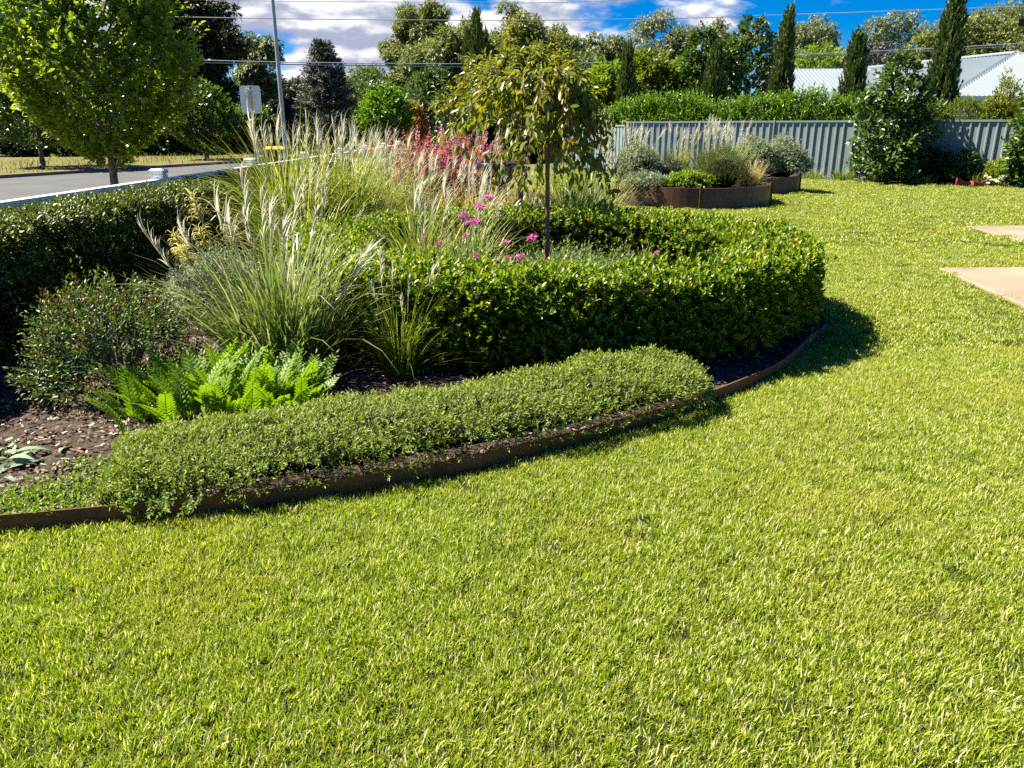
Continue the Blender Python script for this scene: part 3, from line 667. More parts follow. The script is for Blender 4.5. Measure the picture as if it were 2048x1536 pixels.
cl(585, 9.1, 'tall feathery grass clump at the far left of the bed beside the long hedge', M['misc2'], 900, 1.68, .36, .012, (('feather', 8, 1.4, 1.75, .22), ('spike', 4, 1.3, 1.7, .16)), 103, .30)
cl(690, 9.6, 'tall feathery grass clump directly behind the left side of the round hedge', M['misc2'], 950, 1.62, .36, .012, (('feather', 8, 1.3, 1.7, .18), ('spike', 6, 1.3, 1.7, .15)), 104, .33)
cl(775, 10.6, 'pale plumed grass clump just left of the red seed heads', M['misc2'], 680, 1.45, .33, .012, (('feather', 12, 1.2, 1.65, .15), ('spike', 5, 1.2, 1.6, .15)), 105, .3)
cl(850, 9.9, 'straw coloured grass clump in front of the red seed heads', M['tan'], 560, 1.05, .35, .011, (('feather', 9, 1.0, 1.4, .2), ('spike', 4, 1.0, 1.3, .2)), 106, .3)
cl(945, 10.0, 'blond fountain grass clump left of the thin tree trunk', M['tan'], 600, 1.0, .38, .010, (('feather', 9, .9, 1.35, .2), ('spike', 6, .9, 1.25, .2)), 107, .3)
cl(1025, 10.6, 'blond grass clump below the black bowl urn', M['tan'], 480, 1.0, .38, .011, (('feather', 7, .9, 1.25, .2), ('spike', 4, .9, 1.2, .2)), 108, .3)
cl(1140, 10.3, 'broad green fountain grass clump behind the round hedge right of the tree trunk', M['green_grass'], 800, 1.10, .36, .010, (('feather', 9, 1.05, 1.45, .22), ('spike', 5, 1.0, 1.35, .2)), 109, .36)
cl(1190, 11.8, 'wispy grass clump with white plumes left of the silver planter shrub', M['misc2'], 420, 1.2, .36, .011, (('feather', 13, 1.25, 1.75, .18), ('spike', 5, 1.2, 1.6, .18)), 110, .28)
cl(965, 13.2, 'cream plumed grass clump behind the black bowl urn', M['misc2'], 420, 1.3, .3, .012, (('feather', 14, 1.2, 1.6, .14),), 111, .3)
cl(715, 13.4, 'distant plumed grass clump beside the low white rail', M['misc2'], 420, 1.35, .3, .013, (('feather', 10, 1.2, 1.7, .14), ('spike', 8, 1.2, 1.7, .14)), 112, .35)
cl(838, 6.9, 'bright green grass clump inside the round hedge left of the pink flowers', M['green_grass'], 520, 1.0, .28, .010, (('feather', 5, .9, 1.15, .14),), 113, .16)
cl(925, 7.6, 'yellow green grass clump inside the round hedge behind the pink flowers', M['misc2'], 420, .95, .33, .009, (('feather', 6, .9, 1.2, .18), ('spike', 3, .9, 1.1, .2)), 114, .2)
cl(620, 7.9, 'arching grass clump beside the left rim of the round hedge', M['misc2'], 420, 1.05, .36, .011, (('spike', 6, .95, 1.25, .2), ('feather', 3, .95, 1.2, .2)), 115, .22)

# ------------------------------------------------------------------ shrubs of the bed
def dome_shrub(name, loc, label, cat, mat, rx, ry, h, n, k, size, aspect, seed, L=(.06, .14), tpl=LEAF4, spread=.9, group=None, wild=.06, core=True, z0=.12, low=.0, droop=0, flat=1.0, jit=.25, up=.4):
    t = empty(name, loc, 0, label, cat, group); g = np.random.default_rng(seed); mb = MB()
    d = rdir(g, n); d[:, 2] = np.abs(d[:, 2]) * 1.0
    if low: d[:, 2] -= low * g.random(n) * (d[:, 2] < .4)
    rad = (1 + wild * np.sin(5 * d[:, 0] + seed) * np.sin(6 * d[:, 1] + 2 * seed) + wild * np.sin(9 * d[:, 2] + 7 * d[:, 0])) * g.uniform(.72, 1.03, n) ** .7
    P = d * rad[:, None] * np.array([rx, ry, h * (1 - z0)]); P[:, 2] = np.maximum(P[:, 2] + h * z0, .02)
    D = nrm(d * .8 + np.array([0, 0, up]) + g.normal(0, .35, P.shape))
    shoots(mb, g, P - D * .04, D, g.uniform(*L, n), k, tpl, size, aspect, spread, droop=droop, jit=jit)
    tag(mb.build('foliage', mat, t), kind='stuff')
    tw = MB()
    for i in range(26):
        a = g.uniform(0, 6.28); q = g.uniform(.3, .75)
        tw.tube([(.05 * math.cos(a), .05 * math.sin(a), 0), (q * .5 * rx * math.cos(a), q * .5 * ry * math.sin(a), h * .4), (q * rx * math.cos(a), q * ry * math.sin(a), h * g.uniform(.55, .85))], [.012, .008, .003], 5, False)
    tw.build('branch', M['bark_grey'], t)
    if core:
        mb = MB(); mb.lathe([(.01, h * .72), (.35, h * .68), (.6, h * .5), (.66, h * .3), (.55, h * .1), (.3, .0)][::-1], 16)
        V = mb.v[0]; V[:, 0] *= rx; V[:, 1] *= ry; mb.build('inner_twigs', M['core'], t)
    return t
gx, gy = ground(190, 790, .05)
dome_shrub('small_leaved_shrub', (gx + .12, gy + .10, .05), 'dark bushy shrub with reddish dry leaves in front of the long hedge', 'shrub', M['shrub'], .48, .44, .60, 1500, 10, .030, .40, 201, (.08, .2), wild=.12, core=False, z0=.25, low=.5)
dome_shrub('grey_shrub', (xat(440, 6.2, .4), 6.2, .05), 'silvery grey shrub behind the large arching grass clump', 'shrub', M['silver'], .46, .36, .62, 800, 9, .028, .35, 202, wild=.05)
# ferny perennial: separate fronds
def frond_mesh(seed):
    g = np.random.default_rng(seed); mb = MB(); T = np.linspace(0, 1, 7)
    path = np.c_[0 * T, .26 * T ** 1.6, .34 * T - .09 * T ** 2]
    mb.tube(path, np.linspace(.004, .0015, 7), 4, False)
    P, D = [], []
    for i in range(11):
        t = .20 + .78 * i / 11; p = np.array([0, .26 * t ** 1.6, .34 * t - .09 * t * t]); tan = nrm(np.array([0, .42 * t ** .6, .34 - .18 * t]))
        for s in (-1, 1): P.append(p); D.append(tan * .55 + np.array([s * .85, 0, .05]))
    P.append(path[-1]); D.append(np.array([0, .8, .3]))
    P = np.array(P); D = np.array(D); n = len(P); tt = np.clip(P[:, 2] / .3, 0, 1); ln = .075 * np.sin(np.pi * np.clip(.2 + .75 * tt, 0, 1)) + .010
    T6 = (np.array([(-.12, 0, 0), (.12, 0, 0), (.40, .35, .06), (.18, .45, .02), (.26, .75, .03), (0, 1, -.05), (-.26, .75, .03), (-.18, .45, .02), (-.40, .35, .06)], float), np.array([(0, 1, 2, 3), (0, 3, 7, 8), (7, 3, 4, 5), (7, 5, 6, 7)]))
    T6 = (T6[0], np.array([(0, 1, 2), (0, 2, 3), (0, 3, 7), (0, 7, 8), (3, 4, 5), (3, 5, 7), (7, 5, 6)]))
    scatter(mb, T6, P, frames(D, np.array([0, -.6, 1.0])), ln * .55, ln, np.stack([g.random(n), tt, np.full(n, g.random())], -1))
    return mb.mesh('frond', M['fern'])
FR = [frond_mesh(300 + i) for i in range(6)]
t = empty('ferny_plant', (-1.62, 4.05, .05), 0, 'bright green plant with jagged ferny leaves at the foot of the grass clump', 'plant'); g = np.random.default_rng(303)
for i in range(295):
    x = g.uniform(-.50, .50); y = g.normal(0, .13) + .10 * math.cos(x * 2)
    o = link('frond', FR[i % 6], t, (x, y, -.02)); s = g.uniform(.62, 1.0) * (1 - .25 * abs(x) / .62); o.scale = (s * .8, s * .8, s * g.uniform(1.2, 1.75))
    o.rotation_euler = (g.uniform(-.25, .35), g.normal(0, .15), math.atan2(y * 1.5 + g.normal(0, .3), x) - math.pi / 2 + g.normal(0, .9))
# felted leaves and creeping weeds in the bottom-left of the bed
t = empty('felted_leaf_plant', (*ground(-30, 930, .05), .05), 0, 'grey green felted rosette plant at the left edge of the mulch', 'plant'); g = np.random.default_rng(310)
def lamb_leaf():
    mb = MB(); V = []; 
    for i, tt in enumerate(np.linspace(0, 1, 7)):
        w = .026 * math.sin(math.pi * min(1, .12 + .83 * tt)) ; z = .09 * tt - .11 * tt * tt
        V += [(-w, .17 * tt, z + .010), (0, .17 * tt, z), (w, .17 * tt, z + .010)]
    mb.add(V, [(i * 3 + j, i * 3 + j + 1, i * 3 + j + 4, i * 3 + j + 3) for i in range(6) for j in range(2)]); return mb.mesh('leaf', M['lamb'], True)
LL = lamb_leaf()
for i in range(34):
    o = link('leaf', LL, t, (g.normal(0, .09), g.normal(0, .09), .01)); s = g.uniform(.55, 1.05); o.scale = (s, s, s); o.rotation_euler = (g.uniform(-.3, .5), g.normal(0, .2), i * GA)
g = np.random.default_rng(311); mb = MB(); n = 2600
cx = g.uniform(-2.9, -1.75, n); cyv = g.uniform(2.75, 3.45, n); hold = np.sin(7 * cx + 3) + np.sin(9 * cyv) + g.normal(0, .4, n) > .1
P = np.stack([cx, cyv, np.full(n, .06)], -1)[hold]; P = P[inpoly(P[:, 0], P[:, 1], BED)]
shoots(mb, g, P, np.array([0, 0, 1.0]) + g.normal(0, .5, P.shape), .025, 5, LEAF4, .020, .6, 1.1)
tag(mb.build('creeping_weeds', M['bright']), kind='stuff')
# weed on the edging
gx, gy = ground(1290, 830, .05)
grass_clump('grass_weed', (gx, gy, .05), 'single stray grass weed leaning over the steel edging', M['green_grass'], 9, .30, .55, .007, (), 320, .01, (.3, 1.2), group=None)['category'] = 'weed'
gx, gy = ground(1620, 690, .05)
grass_clump('dry_grass_tuft', (gx, gy, .03), 'sparse dry grass tuft on the edging at the shaded end of the round hedge', M['tan'], 12, .24, .7, .004, (), 321, .02, (.3, 1.4), group=None)['category'] = 'weed'

# ------------------------------------------------------------------ inside the ring: pink flowers
def flower_head(seed, mat, r=.05):
    g = np.random.default_rng(seed); mb = MB(); n = 60
    d = rdir(g, n); d[:, 2] = d[:, 2] * .8 + .15
    scatter(mb, LEAF4, d * .012, frames(d, rdir(g, n)), np.full(n, r * .24), r * g.uniform(.5, 1.15, n), np.stack([g.random(n), g.random(n), g.random(n)], -1))
    return mb.mesh('flower_head', mat)
FH = [flower_head(330 + i, M['pink']) for i in range(4)]
def flower_plant(px, Y, label, heads, h, seed, nshoot=130, rad=.28):
    x0 = xat(px, Y, .5); t = empty('pink_flowering_plant', (x0, Y, .05), 0, label, 'flowering plant', 'pink flowers inside the round hedge'); g = np.random.default_rng(seed)
    mb = MB(); P = np.c_[g.normal(0, rad * .5, (nshoot, 2)), g.uniform(.05, h * .55, nshoot)]
    D = np.c_[P[:, :2] * 1.2 + g.normal(0, .25, (nshoot, 2)), np.ones(nshoot)]
    shoots(mb, g, P, D, g.uniform(.12, .3, nshoot), 16, LEAF4, .045, .22, 1.0, jit=.25)
    tag(mb.build('foliage', M['cleome'], t), kind='stuff')
    st = MB(); 
    for hx, hy, big in heads:
        z = zat(hy, Y); x = xat(hx, Y, z) - x0; dy = g.normal(0, .06)
        st.tube([(x * .3, dy * .3, 0), (x * .6, dy * .6, z * .5), (x, dy, z - .05)], [.004, .003, .0025], 4, False)
        o = link('flower_head', FH[g.integers(4)], t, (x, dy, z - .05)); s = big * .85; o.scale = (s, s, s * .8); o.rotation_euler = (g.normal(0, .3), g.normal(0, .3), g.uniform(0, 6))
    st.build('stem', M['green_grass'], t)
flower_plant(950, 6.6, 'tall pink spider flower with its largest cluster of blooms left of the trunk', [(928, 430, 1.3), (940, 445, 1.2), (960, 415, 1.4), (955, 438, 1.1), (978, 395, 1.3), (932, 470, .8), (1000, 430, .5)], .75, 341)
flower_plant(1035, 6.3, 'low pink spider flower near the trunk with three small bright blooms', [(1065, 476, 1.2), (1015, 517, 1.1), (1040, 517, 1.1), (1012, 485, .9), (1000, 520, .6)], .6, 342)
flower_plant(890, 6.5, 'sparse pale pink flowers in front of the grass inside the round hedge', [(848, 478, .7), (880, 485, .6), (875, 490, .6), (893, 470, .5)], .6, 343)
flower_plant(975, 6.05, 'single low pink bloom just above the round hedge front rim', [(965, 546, .9), (955, 508, .8)], .5, 344)
flower_plant(1150, 6.6, 'leafy plant without blooms just right of the thin trunk', [], .62, 345)
flower_plant(1110, 7.4, 'second leafy plant without blooms behind the thin trunk', [], .6, 346)
flower_plant(1270, 7.3, 'low leafy plant with two faint pink blooms at the hedge inner right', [(1312, 505, .8), (1300, 512, .6)], .45, 347)
dome_shrub('round_bedding_shrub', (.75, 7.1, .05), 'low soft green bedding shrub filling the middle of the round hedge', 'shrub', M['cleome'], .75, .75, .40, 700, 10, .04, .25, 348, (.1, .2), core=True)

# ------------------------------------------------------------------ red seed heads, urn
def seed_head_plant(px, Y, label, seed, w=.42, h=1.2, n=60):
    t = empty('red_seed_head_plant', (xat(px, Y, .8), Y, .05), 0, label, 'flowering plant', 'crimson seed heads behind the grasses'); g = np.random.default_rng(seed); mb = MB(); st = MB()
    P = np.c_[g.normal(0, w * .5, (n, 2)), np.zeros(n)]; H = g.uniform(.65, 1.08, n) * h
    B = P.copy(); B[:, :2] *= .35
    for b, p, hh in zip(B, P, H): st.tube([b, (b + p) / 2 + [0, 0, hh * .5], p + [0, 0, hh]], [.008, .006, .004], 4, False)
    for q in range(4):
        T = np.c_[P[:, :2] + g.normal(0, .03, (n, 2)), H * (.62 + .12 * q)]
        shoots(mb, g, T, np.array([0, 0, 1.0]) + g.normal(0, .3, (n, 3)), .16, 12, LEAF4, .045, .45, .9, jit=.3)
    st.build('stem', M['redpink'], t); tag(mb.build('seed_heads', M['redpink'], t), kind='stuff')
for i, (px, lab) in enumerate(((838, 'leftmost crimson seed head clump beside the pale plumed grass'), (880, 'crimson seed head clump left of centre behind the blond grasses'), (915, 'tallest crimson seed head clump in the middle of the red bank'), (955, 'rightmost crimson seed head clump left of the black bowl urn'))):
    seed_head_plant(px, 12.0 + .3 * (i % 2), lab, 351 + i, h=(1.32, 1.34, 1.42, 1.28)[i])
for i, (px, py, Y) in enumerate(((745, 300, 11.4), (900, 322, 10.9), (985, 330, 10.8))):
    x = xat(px, Y, .9); t = empty('coral_flowering_plant', (x, Y, .05), 0, ('coral red flowers scattered among the left plumed grasses', 'coral red flowers in front of the crimson seed heads', 'coral red flowers low beside the black bowl urn')[i], 'flowering plant', 'coral flowers among the grasses')
    g = np.random.default_rng(360 + i); mb = MB(); n = 40; P = np.c_[g.normal(0, .16, (n, 2)), g.uniform(.2, .7, n)]
    shoots(mb, g, P, np.array([0, 0, 1.0]) + g.normal(0, .4, (n, 3)), .2, 10, LEAF4, .05, .3, .9); tag(mb.build('foliage', M['cleome'], t), kind='stuff')
    fm = flower_head(365 + i, M['coral'], .03)
    for k in range(7): link('flower_head', fm, t, (g.normal(0, .22), g.normal(0, .1), zat(py, Y) + g.normal(0, .10)))
t = empty('bowl_urn', (xat(994, 11.5, 1.0), 11.5, .05), 0, 'black bowl shaped urn on a pedestal among the grasses', 'urn')
mb = MB(); mb.lathe([(.16, 0), (.16, .05), (.09, .09), (.06, .3), (.06, .68), (.10, .76)], 20); mb.build('pedestal', M['urn'], t, smooth=False)
mb = MB(); mb.lathe([(.06, .76), (.16, .80), (.25, .88), (.29, .98), (.305, 1.07), (.29, 1.09), (.27, 1.06), (.22, .95), (.0, .9)], 28); mb.build('bowl', M['urn'], t, smooth=True)

# ------------------------------------------------------------------ weeping trees
def weeping_tree(loc, trunk_h, label, seed, branches, leaf, nleaf, mat, lean=.0, rt=.021, cl=3, droop=.75):
    t = empty('weeping_tree', loc, 0, label, 'tree', 'weeping trees in the round bed'); g = np.random.default_rng(seed); tr = MB(); T = np.linspace(0, 1, 9)
    path = np.c_[lean * T + .012 * np.sin(5 * T), .01 * np.sin(7 * T + 1), trunk_h * T]; tr.tube(path, np.linspace(rt * 1.15, rt * .8, 9), 8); tr.build('trunk', M['bark_red'], t, smooth=True)
    top = path[-1]; br = MB(); mb = MB(); P, D, Ls = [], [], []
    for (az, out, rise, drop) in branches:
        T2 = np.linspace(0, 1, 14); h = np.array([math.cos(az), math.sin(az), 0])
        z = rise * np.sin(np.pi * np.clip(T2 * 1.15, 0, 1)) * 1.0 - drop * T2 ** 2.2
        pts = top + h * (out * (T2 ** .8))[:, None] + np.c_[.02 * np.sin(6 * T2 + az), .02 * np.cos(5 * T2 + az), z]
        br.tube(pts, np.linspace(.0085, .002, 14), 5, False)
        for i in range(2, 14):
            for q in range(cl):
                P.append(pts[i] + g.normal(0, .025, 3)); dv = (pts[i] - pts[i - 1]) / .1; D.append(nrm(dv + np.array([0, 0, -.3])) * .8 + g.normal(0, .55, 3)); Ls.append(g.uniform(.06, .2))
    br.build('branch', M['bark_red'], t)
    P = np.array(P); D = np.array(D)
    shoots(mb, g, P, D, np.array(Ls), nleaf, LEAF6, leaf, .40, .9, droop=droop, jit=.3)
    tag(mb.build('foliage', mat, t), kind='stuff')
g = np.random.default_rng(400)
brs = [(g.uniform(-.5, 6.3), g.uniform(.14, .42), g.uniform(.03, .14), g.uniform(.15, .8)) for i in range(26)] + [(math.pi * 1.02, .72, .05, .30), (math.pi * .95, .62, .05, .42), (-.2, .52, .06, .95), (.1, .5, .10, .9), (math.pi, .40, .08, .62)]
X0, Y0 = ground(1088, 550, .60); 
weeping_tree((xat(1087, 6.0, .6), 6.0, .05), 1.86, 'thin weeping tree with reddish trunk rising from inside the round hedge', 401, brs, .072, 3, M['weep'], lean=.035, rt=.018)
g = np.random.default_rng(410)
br2 = [(g.uniform(0, 6.3), g.uniform(.45, 1.05) , g.uniform(.05, .46), g.uniform(.03, .33)) for i in range(54)]
weeping_tree((xat(1040, 10.0, 1.6), 10.0, .05), 1.98, 'second wider and denser weeping tree behind the thin one with a golden green crown', 411, br2 + [(2.6, .10, .62, -.42), (2.2, .20, .55, -.25), (.4, .3, .5, -.1), (4.0, .35, .45, .0)], .074, 6, M['weep'], rt=.03, cl=3, droop=.3)

# ------------------------------------------------------------------ raised steel planters and what grows in them
for (cx, cy_, r), lab in zip(PLANTERS, ('nearer round brown steel raised planter holding mixed shrubs and grasses', 'farther round brown steel raised planter with silver shrubs by the fence')):
    t = empty('raised_planter', (cx, cy_, 0), 0, lab, 'planter', 'raised round planters on the lawn')
    mb = MB(); k = 72; h = .43
    mb.lathe([(r - .02, .0), (r, .0), (r, h), (r - .012, h + .004), (r - .02, h), (r - .02, .0)], k); mb.build('steel_ring', M['steel_brown'], t)
    mb = MB(); mb.lathe([(r - .025, h - .07), (r * .5, h - .03), (.0, h)], 36); mb.build('soil', M['soil'], t)
    mb = MB()
    for a in (R(-96), R(-18)):
        x, y = (r + .006) * math.cos(a), (r + .006) * math.sin(a); mb.box(x - .025, x + .025, y - .03, y + .03, .02, h + .05)
    mb.build('joint_plate', M['steel_rust'], t)
def pl(px, Y, z=.40): return (xat(px, Y, .8), Y, z)
dome_shrub('silver_shrub', pl(1276, 17.6), 'rounded silver green shrub at the left end of the nearer planter', 'shrub', M['silver'], .56, .5, .88, 1500, 8, .042, .42, 501, (.06, .16), group='silver shrubs in the planters')
dome_shrub('silver_shrub', pl(1508, 20.7), 'silver grey shrub just behind the heathery ball in the farther planter', 'shrub', M['silver'], .58, .55, .95, 1500, 8, .045, .42, 502, (.06, .18), group='silver shrubs in the planters')
dome_shrub('silver_shrub', pl(1563, 20.9), 'largest silver grey shrub at the right end of the farther planter', 'shrub', M['silver'], .70, .6, .96, 1900, 8, .045, .42, 503, (.06, .18), group='silver shrubs in the planters')
dome_shrub('dark_shrub', pl(1338, 17.8), 'dark green low shrub between silver shrub and heathery ball in the planter', 'shrub', M['dark_bush'], .5, .45, .55, 900, 10, .035, .25, 504, (.06, .16))
dome_shrub('heath_ball', pl(1446, 17.1), 'olive brown heathery ball shrub at the front of the nearer planter', 'shrub', M['shrub'], .55, .5, .80, 1600, 10, .035, .16, 505, (.1, .2), spread=.4, wild=.03, up=.9)
dome_shrub('silver_cushion', pl(1296, 16.85), 'low silver leaved cushion plant along the planter front rim', 'plant', M['silver'], .50, .25, .27, 420, 9, .055, .3, 506, (.08, .15), core=False)
dome_shrub('leafy_cushion', pl(1380, 16.8), 'bright green leafy plant spilling over the planter front rim', 'plant', M['bright'], .52, .28, .28, 420, 8, .075, .42, 507, (.08, .16), core=False)
dome_shrub('leafy_cushion', pl(1505, 20.2), 'small grey green plant at the left rim of the farther planter', 'plant', M['silver'], .3, .2, .16, 160, 8, .06, .4, 508, (.06, .12), core=False)
def pg(px, Y, label, mat, n, L, plumes, seed, spread=.33, W=.012, rad=.2):
    grass_clump('plumed_grass', pl(px, Y), label, mat, n, L, spread, W, plumes, seed, rad, (.3, 1.5), group='plumed grasses in the planters', S=4)
pg(1262, 18.3, 'white plumed grass behind the left silver shrub of the planter', M['misc2'], 300, 1.0, (('feather', 16, 1.05, 1.35, .16),), 521)
pg(1355, 18.9, 'pale plumed grass behind the dark shrub in the planter', M['misc2'], 300, 1.0, (('feather', 14, .9, 1.35, .17),), 522)
pg(1418, 18.0, 'yellow green plumed grass right behind the heathery ball', M['green_grass'], 420, 1.0, (('feather', 13, 1.1, 1.45, .18), ('spike', 6, 1.0, 1.4, .2)), 523, .4)
pg(1462, 18.6, 'tall cream plumed grass before the fence post in the planter', M['misc2'], 320, 1.1, (('feather', 12, 1.1, 1.4, .15), ('spike', 8, 1.1, 1.4, .15)), 524)
pg(1500, 17.3, 'small tan tufted grass at the right rim of the nearer planter', M['tan'], 360, .62, (('spike', 5, .5, .62, .3),), 525, .5, .009)
t = empty('coral_flowering_plant', pl(1425, 17.6, .4), 0, 'few coral red flowers on thin stems in the nearer planter', 'flowering plant', 'coral flowers among the grasses'); fm = flower_head(530, M['coral'], .03); st = MB(); g = np.random.default_rng(531)
for hx, hy in ((1378, 308), (1425, 290), (1448, 298), (1392, 268), (1362, 312)):
    z = zat(hy, 17.6) - .4; x = xat(hx, 17.6, z + .4) - t.location.x; link('flower_head', fm, t, (x, 0, z)); st.tube([(x * .3, 0, 0), (x * .7, 0, z * .6), (x, 0, z)], .005, 4, False)
st.build('stem', M['green_grass'], t)

# ------------------------------------------------------------------ steel panel fence
FA = np.array([4.3, 30.4]); FD = np.array([.825, -.566]); FN = np.array([-.566, -.825])
def fence():
    t = empty('panel_fence', (FA[0], FA[1], 0), math.atan2(FD[1], FD[0]), 'long blue grey ribbed steel panel fence across the back of the lawn', 'fence')
    H = 1.84
    posts = [.0, 2.85, 5.45, 7.98, 10.36, 12.8, 15.2]
    def panel(L, H):
        mb = MB(); pitch = .228; prof = [(0.0, 0.0)]; x = .10
        while x + .12 < L:
            prof += [(x, 0), (x + .016, -.036), (x + .052, -.036), (x + .068, 0)]; x += pitch
        prof.append((L, 0)); n = len(prof)
        V = [(a, b, z) for z in (.06, H - .05) for a, b in prof]
        mb.add(V, [(i, i + 1, n + i + 1, n + i) for i in range(n - 1)]); return mb.mesh('fence_panel', M['fence'])
    for a, b in zip(posts[:-1], posts[1:]):
        link('fence_panel', panel(b - a - .06, H), t, (a + .03, 0, 0))
        mb = MB(); mb.box(.03, b - a - .03, -.045, .03, H - .06, H); link('top_rail', mb.mesh('top_rail', M['fence']), t, (a, 0, 0))
        mb = MB(); mb.box(.03, b - a - .03, -.045, .03, .03, .085); link('bottom_rail', mb.mesh('bottom_rail', M['fence']), t, (a, 0, 0))
    mb = MB(); mb.box(-.029, .029, -.055, .035, 0, H + .004); mb.box(-.012, .012, -.062, -.055, 0, H - .01); pm = mb.mesh('post', M['fence'])
    for a in posts: link('post', pm, t, (a, 0, 0))
    # lower run turning away at the left end
    q = empty('panel_fence', (FA[0] - .02, FA[1] + .06, 0), math.atan2(3.4, -1.6), 'short lower fence run turning away at the left end of the ribbed fence', 'fence')
    link('fence_panel', panel(2.4, 1.72), q, (.05, .03, 0)); mb = MB(); mb.box(.05, 2.45, 0, .06, 1.66, 1.72); mb.build('top_rail', M['fence'], q); link('fence_panel', panel(2.4, 1.66), q, (2.5, .03, 0))
fence()
def fence_at(px, off):                                # point off metres in front of the fence, in the direction of an image column
    k = (px - 1024) / FPX * .955; b = FA + FN * off; s = (k * b[1] - b[0]) / (FD[0] - k * FD[1]); return (b[0] + FD[0] * s, b[1] + FD[1] * s, 0.0)
def fpt(s, off, z=0.0):                              # point along the fence, off metres in front of it
    p = FA + FD * s + FN * off; return (p[0], p[1], z)

# ------------------------------------------------------------------ trees
def trunk_mesh(mb, g, base_r, h, top_r, lean=(0, 0), k=9, flare=1.35):
    T = np.linspace(0, 1, 8); p = np.c_[lean[0] * T + .02 * h * np.sin(4 * T + g.random() * 6) * T, lean[1] * T + .02 * h * np.sin(5 * T) * T, h * T]
    r = base_r + (top_r - base_r) * T; r[0] *= flare; mb.tube(p, r, k); return p
def column_tree(name, loc, label, prof, H, rw, n, k, leaf, aspect, mat, seed, trunk_h, trunk_r, L=(.15, .35), up=.9, spread=.9, tpl=LEAF4, group=None, wild=.08, cat='tree', bark='bark_grey', inner=.6, jit=.25, sx=1.0, zbot=None, droop=0.0):
    """tree whose crown follows a profile prof = [(height fraction, radius fraction)...]"""
    t = empty(name, loc, 0, label, cat, group); g = np.random.default_rng(seed); tr = MB(); mb = MB()
    if zbot is None: zbot = trunk_h
    hp = np.array([p[0] for p in prof]); rp = np.array([p[1] for p in prof])
    w = np.interp(np.linspace(0, 1, 200), hp, rp) + .02; cdf = np.cumsum(w); cdf /= cdf[-1]
    u = np.interp(g.random(n), cdf, np.linspace(0, 1, 200)); a = g.uniform(0, 6.283, n)
    lump = 1 + wild * np.sin(3 * a + 9 * u + seed) + wild * np.sin(5 * a - 14 * u + 2 * seed) + wild * .7 * np.sin(8 * a + 25 * u)
    rr = np.interp(u, hp, rp) * rw * lump * (inner + (1 - inner) * g.random(n) ** .45)
    P = np.stack([rr * np.cos(a) * sx, rr * np.sin(a), zbot + (H - zbot) * u], -1)
    D = np.stack([np.cos(a) * sx, np.sin(a), np.full(n, up)], -1) + g.normal(0, .3, (n, 3))
    shoots(mb, g, P - nrm(D) * .1, D, g.uniform(*L, n), k, tpl, leaf, aspect, spread, jit=jit, droop=droop)
    tag(mb.build('crown', mat, t), kind='stuff')
    p = trunk_mesh(tr, g, trunk_r, zbot + (H - zbot) * .55, trunk_r * .35)
    for i in range(14):
        z = trunk_h + (H - trunk_h) * (.02 + .5 * i / 14); a_ = i * GA; q = np.interp((z + .2 * H - zbot) / (H - zbot), hp, rp) * rw * .8
        b = np.array([np.interp(z, p[:, 2], p[:, 0]), np.interp(z, p[:, 2], p[:, 1]), z]); e2 = np.array([q * math.cos(a_) * sx, q * math.sin(a_), z + (H - zbot) * .25])
        tr.tube([b, (b + e2) / 2 + np.array([0, 0, -.05 * H * .3]), e2], [trunk_r * .4, trunk_r * .25, trunk_r * .1], 6, False)
    tr.build('trunk', M[bark], t, smooth=True)
    return t
EGG = [(0, .14), (.08, .42), (.22, .80), (.40, 1.0), (.6, .86), (.8, .52), (.93, .24), (1, .04)]
OVAL = [(0, .3), (.15, .75), (.4, 1.0), (.65, .88), (.85, .5), (1, .05)]
CONE = [(0, .8), (.1, 1.0), (.3, .88), (.6, .52), (.85, .2), (1, .02)]
SPIN = [(0, .72), (.12, .98), (.3, 1.0), (.55, .84), (.75, .58), (.9, .28), (1, .03)]
def crown_at(px, Y, pl_, pr, ptop, pbot):
    zt, zb = zat(ptop, Y), zat(pbot, Y); zm = (zt + zb) / 2
    return xat(px, Y, zm), (xat(pr, Y, zm) - xat(pl_, Y, zm)) / 2, zt, zb
# foreground pear on the verge
t = column_tree('pear_tree', (xat(226, 11.4, .9), 11.4, 0), 'large leafy pear tree on the verge just beyond the white rail at left', EGG, 4.35, 1.24, 2100, 12, .075, .72, M['pear'], 601, 1.25, .068, (.2, .45), up=.8, group='upright pear trees along the road', inner=.45, wild=.07, zbot=1.10, tpl=LEAF6)
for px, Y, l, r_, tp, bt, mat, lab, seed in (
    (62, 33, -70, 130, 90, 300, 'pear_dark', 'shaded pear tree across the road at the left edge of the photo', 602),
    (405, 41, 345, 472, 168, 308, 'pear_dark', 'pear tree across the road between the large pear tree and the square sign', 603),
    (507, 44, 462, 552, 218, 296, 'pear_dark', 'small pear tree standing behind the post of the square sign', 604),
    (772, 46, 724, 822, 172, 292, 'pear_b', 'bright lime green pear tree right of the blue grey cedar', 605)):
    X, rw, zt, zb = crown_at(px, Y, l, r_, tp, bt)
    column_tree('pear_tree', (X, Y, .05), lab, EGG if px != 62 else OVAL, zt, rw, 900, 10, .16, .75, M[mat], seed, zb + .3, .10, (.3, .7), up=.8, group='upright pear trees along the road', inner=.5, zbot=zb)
X, rw, zt, zb = crown_at(828, 49, 806, 852, 206, 300)
column_tree('autumn_tree', (X, 49, 0), 'small tree with orange red autumn leaves beside the lime green pear', OVAL, zt, rw, 420, 9, .15, .7, M['orange'], 606, zb, .06, (.25, .5), inner=.4, zbot=max(zb, .3))
